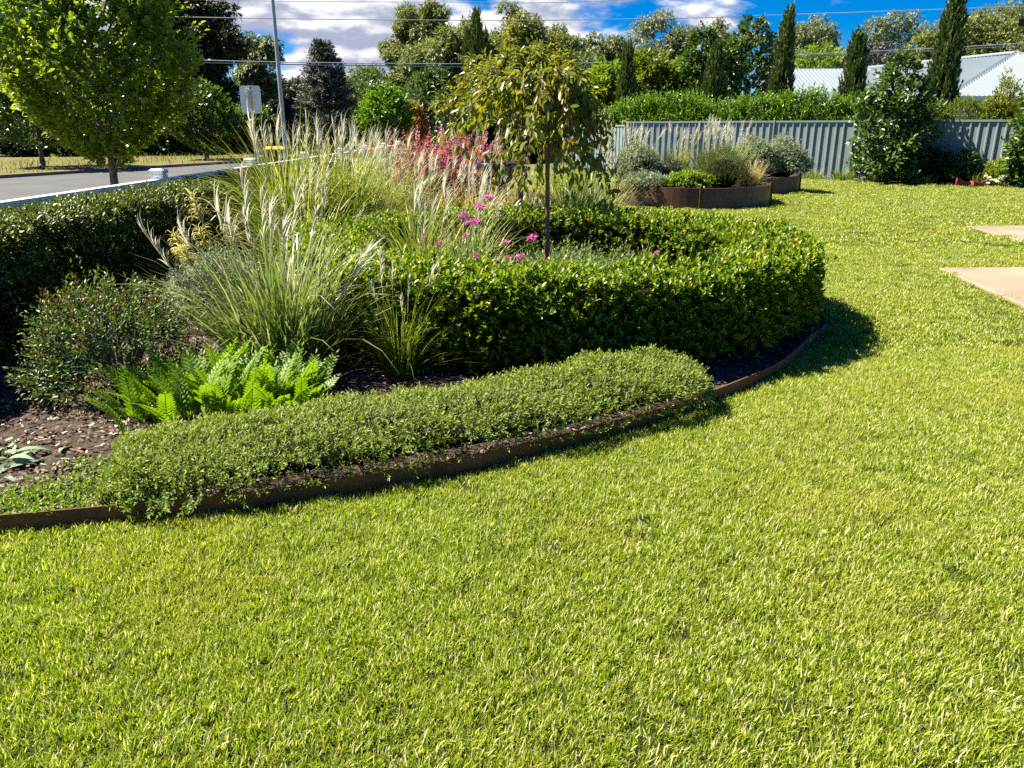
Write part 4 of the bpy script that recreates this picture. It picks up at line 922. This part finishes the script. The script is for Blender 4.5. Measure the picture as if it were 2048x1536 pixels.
# pencil pines
def pencil_pine(px, Y, w_px, top, lab, seed, bot=None, lean=0, prof=SPIN, two=None):
    zt = zat(top, Y); rw = w_px / 2 * pxm(Y) * 1.0; x0 = xat(px, Y, 2.5)
    t = empty('pencil_pine', (x0, Y, 0), 0, lab, 'tree', 'pencil pines'); g = np.random.default_rng(seed); mb = MB(); tr = MB()
    stems = [(0, 0, zt, rw)] if two is None else [(dx * pxm(Y), dy, zat(tt, Y), ww / 2 * pxm(Y)) for dx, dy, tt, ww in two]
    for sx_, sy_, H, rr0 in stems:
        n = int(750 * max(1, H / 5)); hp = np.array([p[0] for p in prof]); rp = np.array([p[1] for p in prof])
        u = g.random(n) ** 1.15; a = g.uniform(0, 6.283, n)
        rr = np.interp(u, hp, rp) * rr0 * (1 + .10 * np.sin(3 * a + 11 * u + seed) + .08 * np.sin(7 * a + 5 * u)) * g.uniform(.8, 1.02, n)
        P = np.stack([sx_ + rr * np.cos(a) + lean * u * pxm(Y), sy_ + rr * np.sin(a), .1 + (H - .45) * u], -1)
        D = np.stack([.28 * np.cos(a), .28 * np.sin(a), np.ones(n)], -1) + g.normal(0, .08, (n, 3))
        shoots(mb, g, P, D, g.uniform(.3, .62, n), 13, LEAF4, .15, .36, .32, jit=.10)
        T = np.linspace(0, 1, 6); tr.tube(np.c_[sx_ + lean * T * pxm(Y) * .85, 0 * T + sy_, H * .85 * T], np.linspace(rr0 * .25, .02, 6), 7)
        hh = np.array([p[0] for p in prof]); mb.lathe
        c = MB(); 
    tag(mb.build('crown', M['conifer'], t), kind='stuff')
    for sx_, sy_, H, rr0 in stems:                    # dense inner wood
        tr.lathe([(rr0 * .72 * np.interp(q, hp, rp), .1 + (H - .4) * q) for q in np.linspace(0, .97, 10)], 12); V = tr.v[-1]; V[:, 0] += sx_ + lean * V[:, 2] / H * pxm(Y); V[:, 1] += sy_
    tr.build('trunk', M['core'], t)
pencil_pine(955, 44, 48, 22, 'triple stemmed pencil pine group rising above the golden weeping tree', 611, two=[(0, 0, 20, 26), (-17, .6, 58, 26), (14, .8, 60, 34)])
pencil_pine(1251, 36, 29, 88, 'pencil pine standing farthest left behind the ribbed fence', 612)
pencil_pine(1413, 33, 34, 86, 'short leaning pencil pine in front of the dark leafy twin trees', 613, lean=14)
pencil_pine(1555, 31, 40, 18, 'pencil pine left of the pale metal roof', 614, lean=6)
pencil_pine(1703, 29, 47, 66, 'double topped pencil pine in front of the metal roof', 615, two=[(-3, 0, 68, 40), (11, .3, 72, 26)])
pencil_pine(1880, 26.5, 50, -30, 'tallest pencil pine right behind the magnolia', 616)

# dark leafy columns behind the fence
for px, Y, l, r_, tp, bt, lab, seed in ((1404, 38, 1366, 1446, 58, 230, 'left one of two dark glossy leafy trees behind the fence', 621), (1498, 38.5, 1436, 1546, 36, 230, 'right and taller one of two dark glossy leafy trees behind the fence', 622)):
    X, rw, zt, zb = crown_at(px, Y, l, r_, tp, bt); column_tree('leafy_tree', (X, Y, 0), lab, [(0, .7), (.2, .95), (.5, 1), (.8, .8), (.93, .45), (1, .1)], zt, rw, 1100, 9, .16, .75, M['magnolia'], seed, 1.0, .12, (.2, .5), up=.5, inner=.5, zbot=.6, group='dark leafy trees behind the fence')
for px, Y, l, r_, tp, bt, mat, lab, seed in (
    (1217, 41, 1186, 1252, 128, 240, 'bright', 'bright yellow green feathery tree left of the first pencil pine', 631),
    (1298, 39, 1252, 1345, 108, 240, 'yellowgreen', 'olive yellow loose tree between two pencil pines', 632),
    (1362, 42, 1330, 1392, 118, 240, 'bright', 'light green bushy tree beside the dark leafy twin trees', 633),
    (1640, 62, 1575, 1700, 92, 180, 'bright', 'lime green rounded tree rising behind the metal roof ridge', 634),
    (1745, 60, 1690, 1800, 88, 190, 'cedar', 'grey green conifer behind the metal roof left of the magnolia', 635),
    (742, 60, 690, 800, 138, 280, 'bushy', 'mid green bushy tree rising behind the lime green pear', 636),
    (868, 58, 812, 930, 128, 285, 'bushy', 'broad dark green pine like tree right of the autumn tree', 637),
    (1150, 52, 1090, 1215, 100, 260, 'bushy', 'shaded bushy tree behind the golden weeping tree', 638)):
    X, rw, zt, zb = crown_at(px, Y, l, r_, tp, bt)
    column_tree('bushy_tree', (X, Y, 0), lab, OVAL, zt, rw, 800, 9, .24, .45, M[mat], seed, 1.0, .14, (.3, .8), up=.6, inner=.35, wild=.14, zbot=max(zb, .4), group='mixed garden trees beyond the bed')
# blue grey cedar: tiers of flat boughs
def cedar(px, Y, l, r_, tp, bt, lab, seed, mat='cedar'):
    X, rw, zt, zb = crown_at(px, Y, l, r_, tp, bt); t = empty('cedar_tree', (X, Y, 0), 0, lab, 'tree'); g = np.random.default_rng(seed); mb = MB(); tr = MB()
    trunk_mesh(tr, g, .25, zt * .95, .03)
    P, D = [], []
    for i in range(210):
        u = g.random() ** .85; z = zb + (zt - zb) * u; a = g.uniform(0, 6.283); L = rw * (1 - u) ** .75 * g.uniform(.75, 1.08) + .1
        m = int(6 + 9 * (1 - u)); s = np.sqrt(g.random(m)) * L; dx = np.array([math.cos(a), math.sin(a), 0.0])
        sd = np.array([-math.sin(a), math.cos(a), 0])
        p = np.outer(s, dx) + np.outer(g.normal(0, .16, m) * s, sd); p[:, 2] = z + .12 * s - .10 * s ** 2 / max(L, .3) + g.normal(0, .06, m)
        P.append(p); D.append(dx * .7 + np.outer(g.normal(0, .5, m), sd) + np.array([0, 0, .35]))
        tr.tube([(0, 0, z - .1), tuple(dx * L * .5 + np.array([0, 0, z + .05 * L])), tuple(dx * L + np.array([0, 0, z]))], [.05, .03, .012], 4, False)
    P = np.concatenate(P); D = np.concatenate(D) + g.normal(0, .2, P.shape)
    shoots(mb, g, P, D, .42, 12, LEAF4, .2, .30, .8, jit=.25)
    tag(mb.build('crown', M[mat], t), kind='stuff'); tr.build('trunk', M['bark'], t)
cedar(652, 50, 588, 738, 88, 296, 'broad blue grey cedar behind the tall feathery grasses', 641)

# eucalypts
def gum_tree(px, Y, l, r_, tp, bt, lab, seed, mat='gum', nclump=34, per=70, bark='bark_pale', fork=.35, leaf=.32, group='gum trees in the background', airy=.22):
    X, rw, zt, zb = crown_at(px, Y, l, r_, tp, bt); t = empty('gum_tree', (X, Y, 0), 0, lab, 'tree', group); g = np.random.default_rng(seed); mb = MB(); tr = MB()
    zf = max(zb * .8 + .2 * zt, 1.2); zc = (zt + zb) / 2; hz = (zt - zb) / 2
    p = trunk_mesh(tr, g, max(.14, .02 * zt + .06), zf, max(.1, .016 * zt), (g.normal(0, .25), g.normal(0, .25)), flare=1.5); top = p[-1]
    cs = []
    for i in range(nclump):
        for _ in range(30):
            d = rdir(g, 1)[0]; q = g.random() ** .45; c = np.array([d[0] * rw * q, d[1] * rw * .9 * q, zc + d[2] * hz * q * (.95 if d[2] > 0 else .8)])
            if all(np.linalg.norm((c - e_) / np.array([1, 1, .8])) > airy * rw * 1.0 for e_ in cs): break
        cs.append(c)
    limbs = []
    for i in range(6):
        a = i * GA + g.random(); e_ = np.array([rw * .5 * math.cos(a), rw * .5 * math.sin(a), zc + hz * g.uniform(-.1, .45)]); mid = top * .45 + e_ * .55 + np.array([0, 0, -.08 * hz]) + g.normal(0, .06 * rw, 3)
        r0 = max(.09, .014 * zt); tr.tube(smooth_path([top - [0, 0, .15], mid, e_], 5), np.linspace(r0, r0 * .35, 11), 6, False); limbs += [mid, e_, (mid + e_) / 2]
    P, D = [], []
    for c in cs:
        b = min(limbs, key=lambda q: np.linalg.norm(q - c)); cr = rw * g.uniform(.15, .27)
        tr.tube([b, (b + c) / 2 + g.normal(0, .05 * rw, 3), c + [0, 0, cr * .3]], [.055, .035, .015], 4, False)
        m = int(1.25 * per * (cr / (rw * .21)) ** 2); d = rdir(g, m); q = g.random(m) ** .4
        pp = c + d * (q * cr)[:, None] * np.array([1.15, 1.15, .72]); P.append(pp); D.append(d * .6 + np.array([0, 0, .15]) + g.normal(0, .35, (m, 3)))
        for _ in range(3): e3 = c + rdir(g, 1)[0] * cr * .9; tr.tube([c - [0, 0, cr * .3], e3], [.02, .008], 3, False)
    P = np.concatenate(P); D = np.concatenate(D)
    shoots(mb, g, P, D, g.uniform(.25, .5, len(P)), 6, LEAF4, leaf, .36, .9, droop=.55, jit=.35)
    tag(mb.build('crown', M[mat], t), kind='stuff'); tr.build('trunk', M[bark], t, smooth=True)
for a in (
    (15, 75, -60, 75, 42, 240, 'pale gum tree seen past the left side of the large pear tree', 701, 'gum_grey', 30, 60),
    (505, 58, 452, 562, 30, 240, 'open branched gum tree beside the tall steel lamp pole', 702, 'gum_grey', 26, 50),
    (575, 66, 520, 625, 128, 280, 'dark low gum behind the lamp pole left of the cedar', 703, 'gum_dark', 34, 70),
    (715, 85, 660, 800, 122, 270, 'grey distant gum peeping over the bushy tree by the lime pear', 704, 'gum_grey', 30, 55),
    (842, 68, 778, 920, -8, 215, 'big gum tree left of the pencil pine group, darker at the top', 705, 'gum', 60, 105),
    (905, 62, 815, 1005, 62, 200, 'yellowish rounded gum crown just left behind the pencil pine group', 706, 'gum', 56, 100),
    (1005, 72, 930, 1118, 8, 220, 'big gum tree with thin bare top twigs right behind the pencil pine group', 707, 'gum', 58, 90),
    (1100, 80, 1030, 1160, 42, 230, 'mid height gum tree above the golden weeping tree', 708, 'gum', 50, 85),
    (1190, 78, 1120, 1252, 48, 230, 'gum tree with an olive top left of the first fence pencil pine', 709, 'gum_grey', 50, 80),
    (1330, 76, 1245, 1425, 20, 230, 'wide pale gum tree behind the olive yellow loose tree', 710, 'gum_grey', 48, 66),
    (1450, 80, 1385, 1512, 8, 210, 'tall pale gum tree rising between the dark leafy twin trees', 711, 'gum_grey', 40, 66),
    (1618, 80, 1545, 1680, 18, 180, 'pale gum tree in open sky above the left metal roof', 712, 'gum_grey', 40, 56),
    (1785, 84, 1705, 1868, 25, 190, 'pale gum tree behind the top of the magnolia', 713, 'gum_grey', 42, 56),
    (1945, 66, 1840, 2052, 36, 190, 'broad olive gum tree filling the sky behind the pyramid roof', 714, 'gum', 50, 76),
    (2010, 74, 1905, 2110, 0, 170, 'pale gum tree at the right edge above the pyramid roof', 715, 'gum_grey', 46, 60)):
    gum_tree(a[0], a[1], *a[2:6], a[6], a[7], a[8], a[9], a[10])
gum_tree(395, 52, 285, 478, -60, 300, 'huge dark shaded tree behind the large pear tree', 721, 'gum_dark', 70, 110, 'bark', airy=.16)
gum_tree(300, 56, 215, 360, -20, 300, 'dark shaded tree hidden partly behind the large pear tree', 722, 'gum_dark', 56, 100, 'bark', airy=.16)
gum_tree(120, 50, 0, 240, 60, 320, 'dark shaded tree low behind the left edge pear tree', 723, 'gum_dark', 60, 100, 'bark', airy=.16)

# dark undergrowth below the trees across the road, and a far wood
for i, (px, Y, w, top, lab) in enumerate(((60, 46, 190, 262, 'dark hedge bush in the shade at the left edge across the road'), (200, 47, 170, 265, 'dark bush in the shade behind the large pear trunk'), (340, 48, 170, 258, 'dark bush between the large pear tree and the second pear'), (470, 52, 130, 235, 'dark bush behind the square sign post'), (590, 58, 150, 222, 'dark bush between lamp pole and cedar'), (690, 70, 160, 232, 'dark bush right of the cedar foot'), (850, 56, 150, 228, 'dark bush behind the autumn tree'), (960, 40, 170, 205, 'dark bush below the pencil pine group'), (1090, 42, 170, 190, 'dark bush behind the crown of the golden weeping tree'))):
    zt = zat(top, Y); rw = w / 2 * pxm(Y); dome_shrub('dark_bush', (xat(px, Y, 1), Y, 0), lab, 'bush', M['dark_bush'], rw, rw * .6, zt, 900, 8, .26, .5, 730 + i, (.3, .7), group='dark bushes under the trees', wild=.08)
g = np.random.default_rng(740); mb = MB(); n = 5200; x = g.uniform(-110, 90, n); y = g.uniform(96, 112, n); zt = 4.6 + 1.5 * np.sin(x * .21) + 1.1 * np.sin(x * .57 + 1)
P = np.stack([x, y, zt * g.random(n) ** .6], -1); shoots(mb, g, P, rdir(g, n) + [0, 0, .4], .9, 7, LEAF4, .75, .6, .9)
tag(mb.build('far_wood', M['gum_dark']), kind='stuff')

# ------------------------------------------------------------------ hedge above the fence, magnolias and plants at its foot
def fence_hedge(name, lab, s0, s1, top, seed, mat, n, off=-1.0, wild=.12, leaf=.11, shoot=(.2, .55), w=.55):
    c = FA + FD * (s0 + s1) / 2 + FN * off; t = empty(name, (c[0], c[1], 0), math.atan2(FD[1], FD[0]), lab, 'hedge'); g = np.random.default_rng(seed); mb = MB(); l = (s1 - s0) / 2
    x = g.uniform(-l, l, n); tp = top(x + (s0 + s1) / 2) * (1 + .03 * np.sin(3 * x) + .02 * np.sin(7 * x)); z = .4 + (tp - .4) * g.random(n) ** .45
    y = -w * np.sqrt(g.random(n)) * np.where(g.random(n) < .75, 1, -1) * (1 - .4 * (z / tp) ** 4)
    D = np.stack([g.normal(0, .35, n), np.sign(y) * .35 + g.normal(0, .3, n), np.ones(n)], -1)
    shoots(mb, g, np.stack([x, y, z], -1), D, g.uniform(*shoot, n), 9, LEAF4, leaf, .42, .85, jit=.25)
    tag(mb.build('foliage', mat, t), kind='stuff'); mb = MB(); q = float(np.mean(top(np.linspace(s0, s1, 9)))) - .5
    mb.box(-l, l, -w * .55, w * .55, .1, q); mb.build('twigs', M['core'], t); mb = MB()
    for i in range(int(l * 5)): xx = g.uniform(-l, l); mb.tube([(xx, 0, 0), (xx + g.normal(0, .1), g.normal(0, .1), q + .2)], [.03, .012], 5, False)
    mb.build('stem', M['bark_grey'], t)
fence_hedge('fence_hedge', 'untrimmed bright green hedge with long shoots above the left and middle fence', -1.2, 8.6, lambda s: 2.38 + .0 * s + .14 * np.sin(s * 1.3), 801, M['photinia'], 3600)
fence_hedge('fence_hedge', 'low yellow green clipped hedge above the right end of the fence', 9.2, 15.6, lambda s: 2.30 + .0 * s, 802, M['yellowgreen'], 2600, leaf=.07, shoot=(.08, .2))
X, rw, zt, zb = crown_at(2010, 24.5, 1965, 2075, 160, 235)
dome_shrub('bronze_shrub', (xat(2015, 24.6, 2.5), 24.6, 0), 'bronze green shrub rising over the hedge at the right edge', 'shrub', M['weep'], .75, .6, zat(160, 24.6), 900, 9, .09, .45, 803, (.15, .3))
def magnolia(px, py, lab, seed, wpx, top, n, Hs=None):
    x, y, _ = fence_at(px, 1.0); H = zat(top, y); rw = wpx / 2 * pxm(y)
    return column_tree('magnolia_tree', (x, y, 0), lab, [(0, .72), (.12, .95), (.3, 1.0), (.5, .86), (.62, .92), (.75, .62), (.88, .42), (1, .08)], H, rw, n, 8, .17, .44, M['magnolia'], seed, .35, .06, (.12, .40), up=.55, spread=1.0, inner=.25, wild=.22, zbot=.12, jit=.2, tpl=LEAF6, group='magnolias along the fence', bark='bark_grey', droop=.1)
magnolia(1785, 364, 'tall irregular glossy magnolia in front of the fence', 811, 138, 104, 760)
magnolia(2085, 366, 'magnolia cut off by the right edge of the photo', 812, 100, 150, 600)
def fshrub(px, py, wpx, top, lab, seed, mat='dark_bush', n=420, leaf=.08, cat='shrub', up=.4, asp=.5):
    x, y, _ = fence_at(px, .62); rw = wpx / 2 * pxm(y); dome_shrub('fence_shrub', (x, y, 0), lab, cat, M[mat], rw, rw * .7, zat(top, y), n, 8, leaf, asp, seed, (.1, .25), group='shrubs at the foot of the fence', up=up)
fshrub(1878, 362, 78, 300, 'dark shrub in the shade just right of the magnolia', 821)
fshrub(1938, 362, 72, 306, 'rounded green shrub behind the terracotta pots', 822, 'bushy')
fshrub(2022, 366, 84, 322, 'bright green shrub with white flowers beside the terracotta pots', 823, 'pear')
fshrub(1822, 362, 60, 318, 'low dark shrub at the magnolia foot', 824)
t = empty('white_flowers', fence_at(2008, 1.15), 0, 'small patch of white flowers at the foot of the bright green shrub', 'flowers'); fm = flower_head(830, M['white_petal'], .05); g = np.random.default_rng(831); st = MB()
for i in range(14):
    p = (g.normal(0, .2), g.normal(0, .06), g.uniform(.12, .34)); link('flower_head', fm, t, p); st.tube([(p[0], p[1], 0), p], .005, 4, False)
st.build('stem', M['green_grass'], t)
for px, py, lab, sd in ((1632, 360, 'leftmost strappy green plant at the fence foot beside the planter', 841), (1692, 361, 'strappy plant with white specks left of the magnolia', 842), (1862, 371, 'strappy green plant in front of the dark shrub right of the magnolia', 843), (1965, 366, 'strappy plant growing in the terracotta pots', 844)):
    x, y, _ = fence_at(px, .35 if px < 1800 else (1.15 if sd == 843 else .98)); grass_clump('strappy_plant', (x, y, .05 if sd == 844 else 0), lab, M['green_grass'], 150, .42, .5, .02, (), sd, .3 if sd != 844 else .2, (.4, 1.5), group='strappy plants along the fence', S=4)['category'] = 'plant'
mb = MB()                                              # bed strip at the fence foot
q = [fpt(-.5, .07), fpt(16.5, .07), fpt(16.5, 1.45), fpt(11, 1.35), fpt(8.2, 1.1), fpt(5, .7), fpt(-.5, .6)]; mb.addmixed([(a, b, .012) for a, b, c in q], [tuple(range(7))])
struct('fence_bed', mb, M['soil'])
for px, lab in ((1943, 'left terracotta trough with upswept end in front of the fence shrubs'), (1971, 'right terracotta trough with upswept end in front of the fence shrubs')):
    x, y, _ = fence_at(px, 1.12); t = empty('terracotta_trough', (x, y, 0), 0, lab, 'pot', 'terracotta troughs by the fence'); s = -1 if px == 1943 else 1; mb = MB()
    pr = [(-.20, .0), (.20, .0), (.20, .12), (.17, .13), (-.20 + .40 * .5, .15)]
    P = [(-.19, 0), (.19, 0), (.205, .24), (.12, .17), (0, .14), (-.12, .145), (-.20, .17)]
    P = [(s * a, b) for a, b in P];  P = P if s > 0 else P[::-1]
    n = len(P); V = [(a, -.12, b) for a, b in P] + [(a, .12, b) for a, b in P]; mb.addmixed(V, [tuple(range(n)), tuple(range(2 * n - 1, n - 1, -1))] + [(i, n + i, n + (i + 1) % n, (i + 1) % n) for i in range(n)])
    mb.build('trough', M['terracotta'], t); mb = MB(); mb.box(-.13, .13, -.128, .128, .05, .065); mb.build('band', M['terracotta'], t)

# ------------------------------------------------------------------ neighbouring house with steel roof
def house():
    t = empty('metal_roofed_house', (17, 40, 0), 0, 'low house with pale ribbed metal hip roof behind the fence', 'house'); o0 = np.array([17, 40, 0.])
    def roof(pts, name, pitch=.20, rib=.045, eave=0):
        """ribbed sheet over polygon pts; edge 0-1 is the eave, ribs run up the slope"""
        P = np.array(pts, float) - o0; a = nrm(P[1] - P[0]); nn = nrm(np.cross(P[1] - P[0], P[-1] - P[0]))
        if nn[2] < 0: nn = -nn
        b = np.cross(nn, a); uv = np.stack([(P - P[0]) @ a, (P - P[0]) @ b], -1); mb = MB()
        u0, u1 = uv[:, 0].min(), uv[:, 0].max()
        def span(u):
            vs_ = []
            for i in range(len(uv)):
                p, q = uv[i], uv[(i + 1) % len(uv)]
                if (p[0] - u) * (q[0] - u) <= 0 and abs(p[0] - q[0]) > 1e-9: vs_.append(p[1] + (u - p[0]) / (q[0] - p[0]) * (q[1] - p[1]))
            return (min(vs_), max(vs_)) if len(vs_) > 1 else None
        us = np.arange(u0 + .01, u1 - .01, pitch / 4); V = []; prev = None; F = []
        for i, u in enumerate(us):
            s = span(u)
            if not s: prev = None; continue
            h = (0, rib * .85, rib, .15 * rib)[i % 4]; k = len(V)
            for v in s: V.append(P[0] + a * u + b * v + nn * h)
            if prev is not None: F.append((prev, k, k + 1, prev + 1))
            prev = k
        mb.add(V, F); return mb.build(name, M['roof'], t)
    def cap(p, q, r=.11, name='ridge_cap'):
        p, q = np.array(p) - o0, np.array(q) - o0; d = nrm(q - p); s = nrm(np.cross(d, [0, 0, 1.])); u = np.cross(s, d); mb = MB()
        V = [x + s * a * r + u * (.075 if a == 0 else .0) for x in (p, q) for a in (-1, 0, 1)] + [x + s * a * r + u * (-.03) for x in (p, q) for a in (-1, 0, 1)]
        mb.addmixed(V, [(0, 1, 4, 3), (1, 2, 5, 4), (0, 3, 9, 6), (2, 8, 11, 5), (0, 6, 7, 8, 2, 1), (3, 4, 5, 11, 10, 9)]); mb.build(name, M['roof'], t)
    A, B, C, D_, E = (21.6, 36, 4.68), (19.0, 45, 4.68), (16.2, 30.8, 2.72), (28.5, 31.5, 2.72), (12.6, 42, 2.72)
    roof([C, D_, A], 'roof'); roof([E, C, A, B], 'roof'); cap(A, B); cap(C, A, name='hip_cap'); cap(D_, A, name='hip_cap')
    L0, L1, L2, L3 = (11.8, 38.6, 2.8), (19.4, 38.0, 2.8), (20.2, 43.6, 4.50), (12.8, 44.0, 4.50); roof([L0, L1, L2, L3], 'roof'); cap(L3, L2)
    K0, K1, K2 = (15.6, 37.2, 2.72), (17.6, 37.2, 2.72), (17.2, 39.4, 3.55); roof([K0, K1, K2], 'roof'); cap(K0, K2, .14, 'hip_cap')
    for p, q in ((C, D_), (E, C), (L0, L1)):
        p, q = np.array(p) - o0, np.array(q) - o0; d = nrm(q - p); s = np.cross(d, [0, 0, 1.]); mb = MB(); V = [x + s * a + [0, 0, z] for x in (p, q) for a, z in ((-.02, .02), (.12, .02), (.12, -.14), (-.02, -.14))]; mb.addmixed(V, [(0, 1, 5, 4), (1, 2, 6, 5), (2, 3, 7, 6), (3, 0, 4, 7), (0, 3, 2, 1), (4, 5, 6, 7)]); mb.build('gutter', M['white'], t)
    mb = MB(); w = [(16.9, 31.5), (27.8, 32.0), (26, 44), (13.6, 43.2), (14.0, 41)]; mb.prism([(x - 17, y - 40) for x, y in w], 0, 2.66); mb.build('wall', M['wall'], t)
    mb = MB(); mb.prism([(x - 17, y - 40) for x, y in ((12.2, 39.3), (13.8, 39.2), (13.3, 43.4), (12.9, 43.6))], 0, 2.74); mb.build('wall', M['wall'], t)
house()
t = empty('roof_eave', (3.62, 6.1, zat(46, 6.1)), 0, 'dark brown eave corner poking in at the top right edge', 'eave'); mb = MB()
x0 = xat(2036, 6.1, 2.3); t.location.x = x0
mb.prism([(0, 0), (2.4, .25), (2.6, 1.9), (1.3, 1.7)], -.02, .03); mb.build('fascia', M['eave'], t); mb = MB(); mb.prism([(.06, .05), (2.4, .32), (2.5, 1.8), (1.3, 1.6)], .03, .055); mb.build('roof_edge', M['eave'], t)

# ------------------------------------------------------------------ poles, wires, signs, bin
def pole(name, px0, py0, px1, py1, Y, r0, r1, lab, zb=-.03, group='street poles', top=None):
    zt = zat(py1, Y) if top is None else top; x = xat(px0, Y, 0.8); t = empty(name, (x, Y, zb), 0, lab, 'pole', group); mb = MB(); T = np.linspace(0, 1, 8)
    mb.tube(np.c_[0 * T, 0 * T, (zt - zb) * T], r0 + (r1 - r0) * T, 10); mb.build('shaft', M['pole'], t, smooth=True); mb = MB(); mb.lathe([(r0 * 1.9, 0), (r0 * 1.9, .03), (r0 * 1.2, .05), (r0 * 1.1, .25)], 12); mb.build('base_plate', M['galv'], t); return t, zt - zb
p1, h1 = pole('lamp_pole', 572, 300, 545, -40, 27, .078, .045, 'tall tapering steel lamp pole rising behind the feathery grasses', top=8.2)
mb = MB(); mb.tube([(0, 0, h1 - .1), (-.3, -.2, h1 + .25), (-1.1, -.5, h1 + .4)], .03, 7); mb.build('lamp_arm', M['pole'], p1); mb = MB(); mb.box(-1.65, -1.05, -.65, -.42, h1 + .36, h1 + .46); mb.build('lamp_head', M['galv'], p1)
p2, h2 = pole('lamp_pole', 826, 290, 822, 138, 60, .075, .05, 'thin distant pole standing in front of the autumn tree')
p3, h3 = pole('lamp_pole', 1664, 200, 1664, 108, 66, .09, .06, 'distant street lamp above the left metal roof')
mb = MB(); k = pxm(66); mb.tube([(0, 0, h3 - .1), (.25, 0, h3 + .35), (18 * k, 0, h3 + 17 * k)], .05, 6); mb.build('lamp_arm', M['pole'], p3); mb = MB(); mb.box(14 * k, 26 * k, -.12, .12, h3 + 16 * k, h3 + 19 * k); mb.build('lamp_head', M['white'], p3)
def wire(pts, Y, r, lab):
    P = smooth_path([(xat(a, Y, zat(b, Y)), Y, zat(b, Y)) for a, b in pts], 8); mb = MB(); mb.tube(P, r, 6); o = mb.build('power_line', M['wire'], smooth=True); tag(o, lab, 'power line', 'overhead wires')
wire([(-120, 22), (340, 33.5), (700, 39), (1010, 40.5), (1280, 38), (1500, 32), (2180, 8)], 46, .022, 'highest single overhead wire crossing the gum crowns')
wire([(-120, 104), (340, 118.5), (560, 124), (850, 127.5), (1000, 127), (1260, 124.5), (1500, 116), (1650, 107), (1900, 95), (2180, 78)], 46, .024, 'upper wire of the close pair crossing behind the weeping tree')
wire([(-120, 110), (340, 123), (560, 128.5), (850, 132.5), (1000, 133), (1260, 129), (1500, 120), (1650, 111.5), (1900, 99), (2180, 83)], 46, .030, 'lower and thicker wire of the close pair crossing behind the weeping tree')
wire([(-120, -14), (480, 1), (900, 4), (1200, 2), (2180, -40)], 47, .016, 'thin wire along the top edge of the photo')
wire([(380, 29), (560, 36), (860, 38.5), (1100, 36)], 52, .010, 'faint thin wire against the clouds just above the main single wire') if False else None

t = empty('square_sign', (xat(510, 18.3, 1.2), 18.3, 0), 0, 'blank grey back of a rounded square road sign on a steel post', 'sign')
mb = MB(); mb.tube([(0, 0, 0), (0, 0, 2.47)], .029, 10); mb.build('post', M['galv'], t, smooth=True)
k = pxm(18.3); zc = zat(199, 18.3); hw, hh = 20.5 * k, 26 * k; c = .06; mb = MB(); pol = []
for sx_, sz_, a0 in ((1, 1, 0), (-1, 1, 90), (-1, -1, 180), (1, -1, 270)):
    for a in (0, 22.5, 45, 67.5, 90): pol.append((sx_ * (hw - c) + c * math.cos(R(a0 + a)), sz_ * (hh - c) + c * math.sin(R(a0 + a))))
n = len(pol); V = [(x, .034, z + zc) for x, z in pol] + [(x, .038, z + zc) for x, z in pol]; mb.addmixed(V, [tuple(range(n)), tuple(range(2 * n - 1, n - 1, -1))] + [(i, n + i, n + (i + 1) % n, (i + 1) % n) for i in range(n)]); mb.build('sign_plate', M['sign_back'], t)
mb = MB()
for dz in (.20, -.24): mb.box(-.045, .045, -.034, .034, zc + dz - .02, zc + dz + .02)
mb.build('bracket', M['white'], t)
t = empty('give_way_sign', (xat(586, 62, 1.6), 62, 0), 0, 'small red and white triangular give way sign beyond the feathery grasses', 'sign'); zt = zat(249, 62); zb = zat(268, 62); w = 8.5 * pxm(62); mb = MB(); mb.tube([(0, .05, 0), (0, .05, zt - .1)], .03, 8); mb.build('post', M['galv'], t)
def tri(sc, y): 
    cz = zt - (zt - zb) * .36; return [(x * sc, y, cz + (z - cz) * sc) for x, z in ((-w, zt), (w, zt), (0, zb))]
for nm, sc, y, m in (('red_border', 1, .0, 'red_paint'), ('white_panel', .62, -.012, 'white')):
    mb = MB(); mb.addmixed(tri(sc, y) + tri(sc, y + .01), [(0, 2, 1), (3, 4, 5), (0, 1, 4, 3), (1, 2, 5, 4), (2, 0, 3, 5)]); mb.build(nm, M[m], t)
t = empty('wheelie_bin', (xat(549, 24, .9), 24, 0), R(12), 'dark wheelie bin with yellow lid beyond the white rail', 'bin'); mb = MB()
V = [(-.24, -.28, .08), (.24, -.28, .08), (.24, .25, .08), (-.24, .25, .08), (-.28, -.36, .98), (.28, -.36, .98), (.28, .33, .98), (-.28, .33, .98)]; mb.add(V, [(3, 2, 1, 0), (0, 1, 5, 4), (1, 2, 6, 5), (2, 3, 7, 6), (3, 0, 4, 7), (4, 5, 6, 7)]); mb.build('body', M['bin'], t)
mb = MB(); V = [(-.30, -.38, .985), (.30, -.38, .985), (.30, .35, .985), (-.30, .35, .985), (-.30, -.38, 1.02), (.30, -.38, 1.02), (.30, .35, 1.05), (-.30, .35, 1.05), (-.22, -.25, 1.06), (.22, -.25, 1.06), (.22, .26, 1.085), (-.22, .26, 1.085)]
mb.add(V, [(3, 2, 1, 0)] + [(k * 4 + i, k * 4 + (i + 1) % 4, k * 4 + 4 + (i + 1) % 4, k * 4 + 4 + i) for k in range(2) for i in range(4)] + [(8, 9, 10, 11)]); mb.build('lid', M['lid'], t)
for s in (-1, 1):
    mb = MB(); mb.tube([(s * .25, .27, .10), (s * .31, .27, .10)], .10, 14); mb.build('wheel', M['urn'], t)
mb = MB(); mb.tube([(-.22, .39, .95), (.22, .39, .95)], .018, 7); mb.build('handle', M['bin'], t)
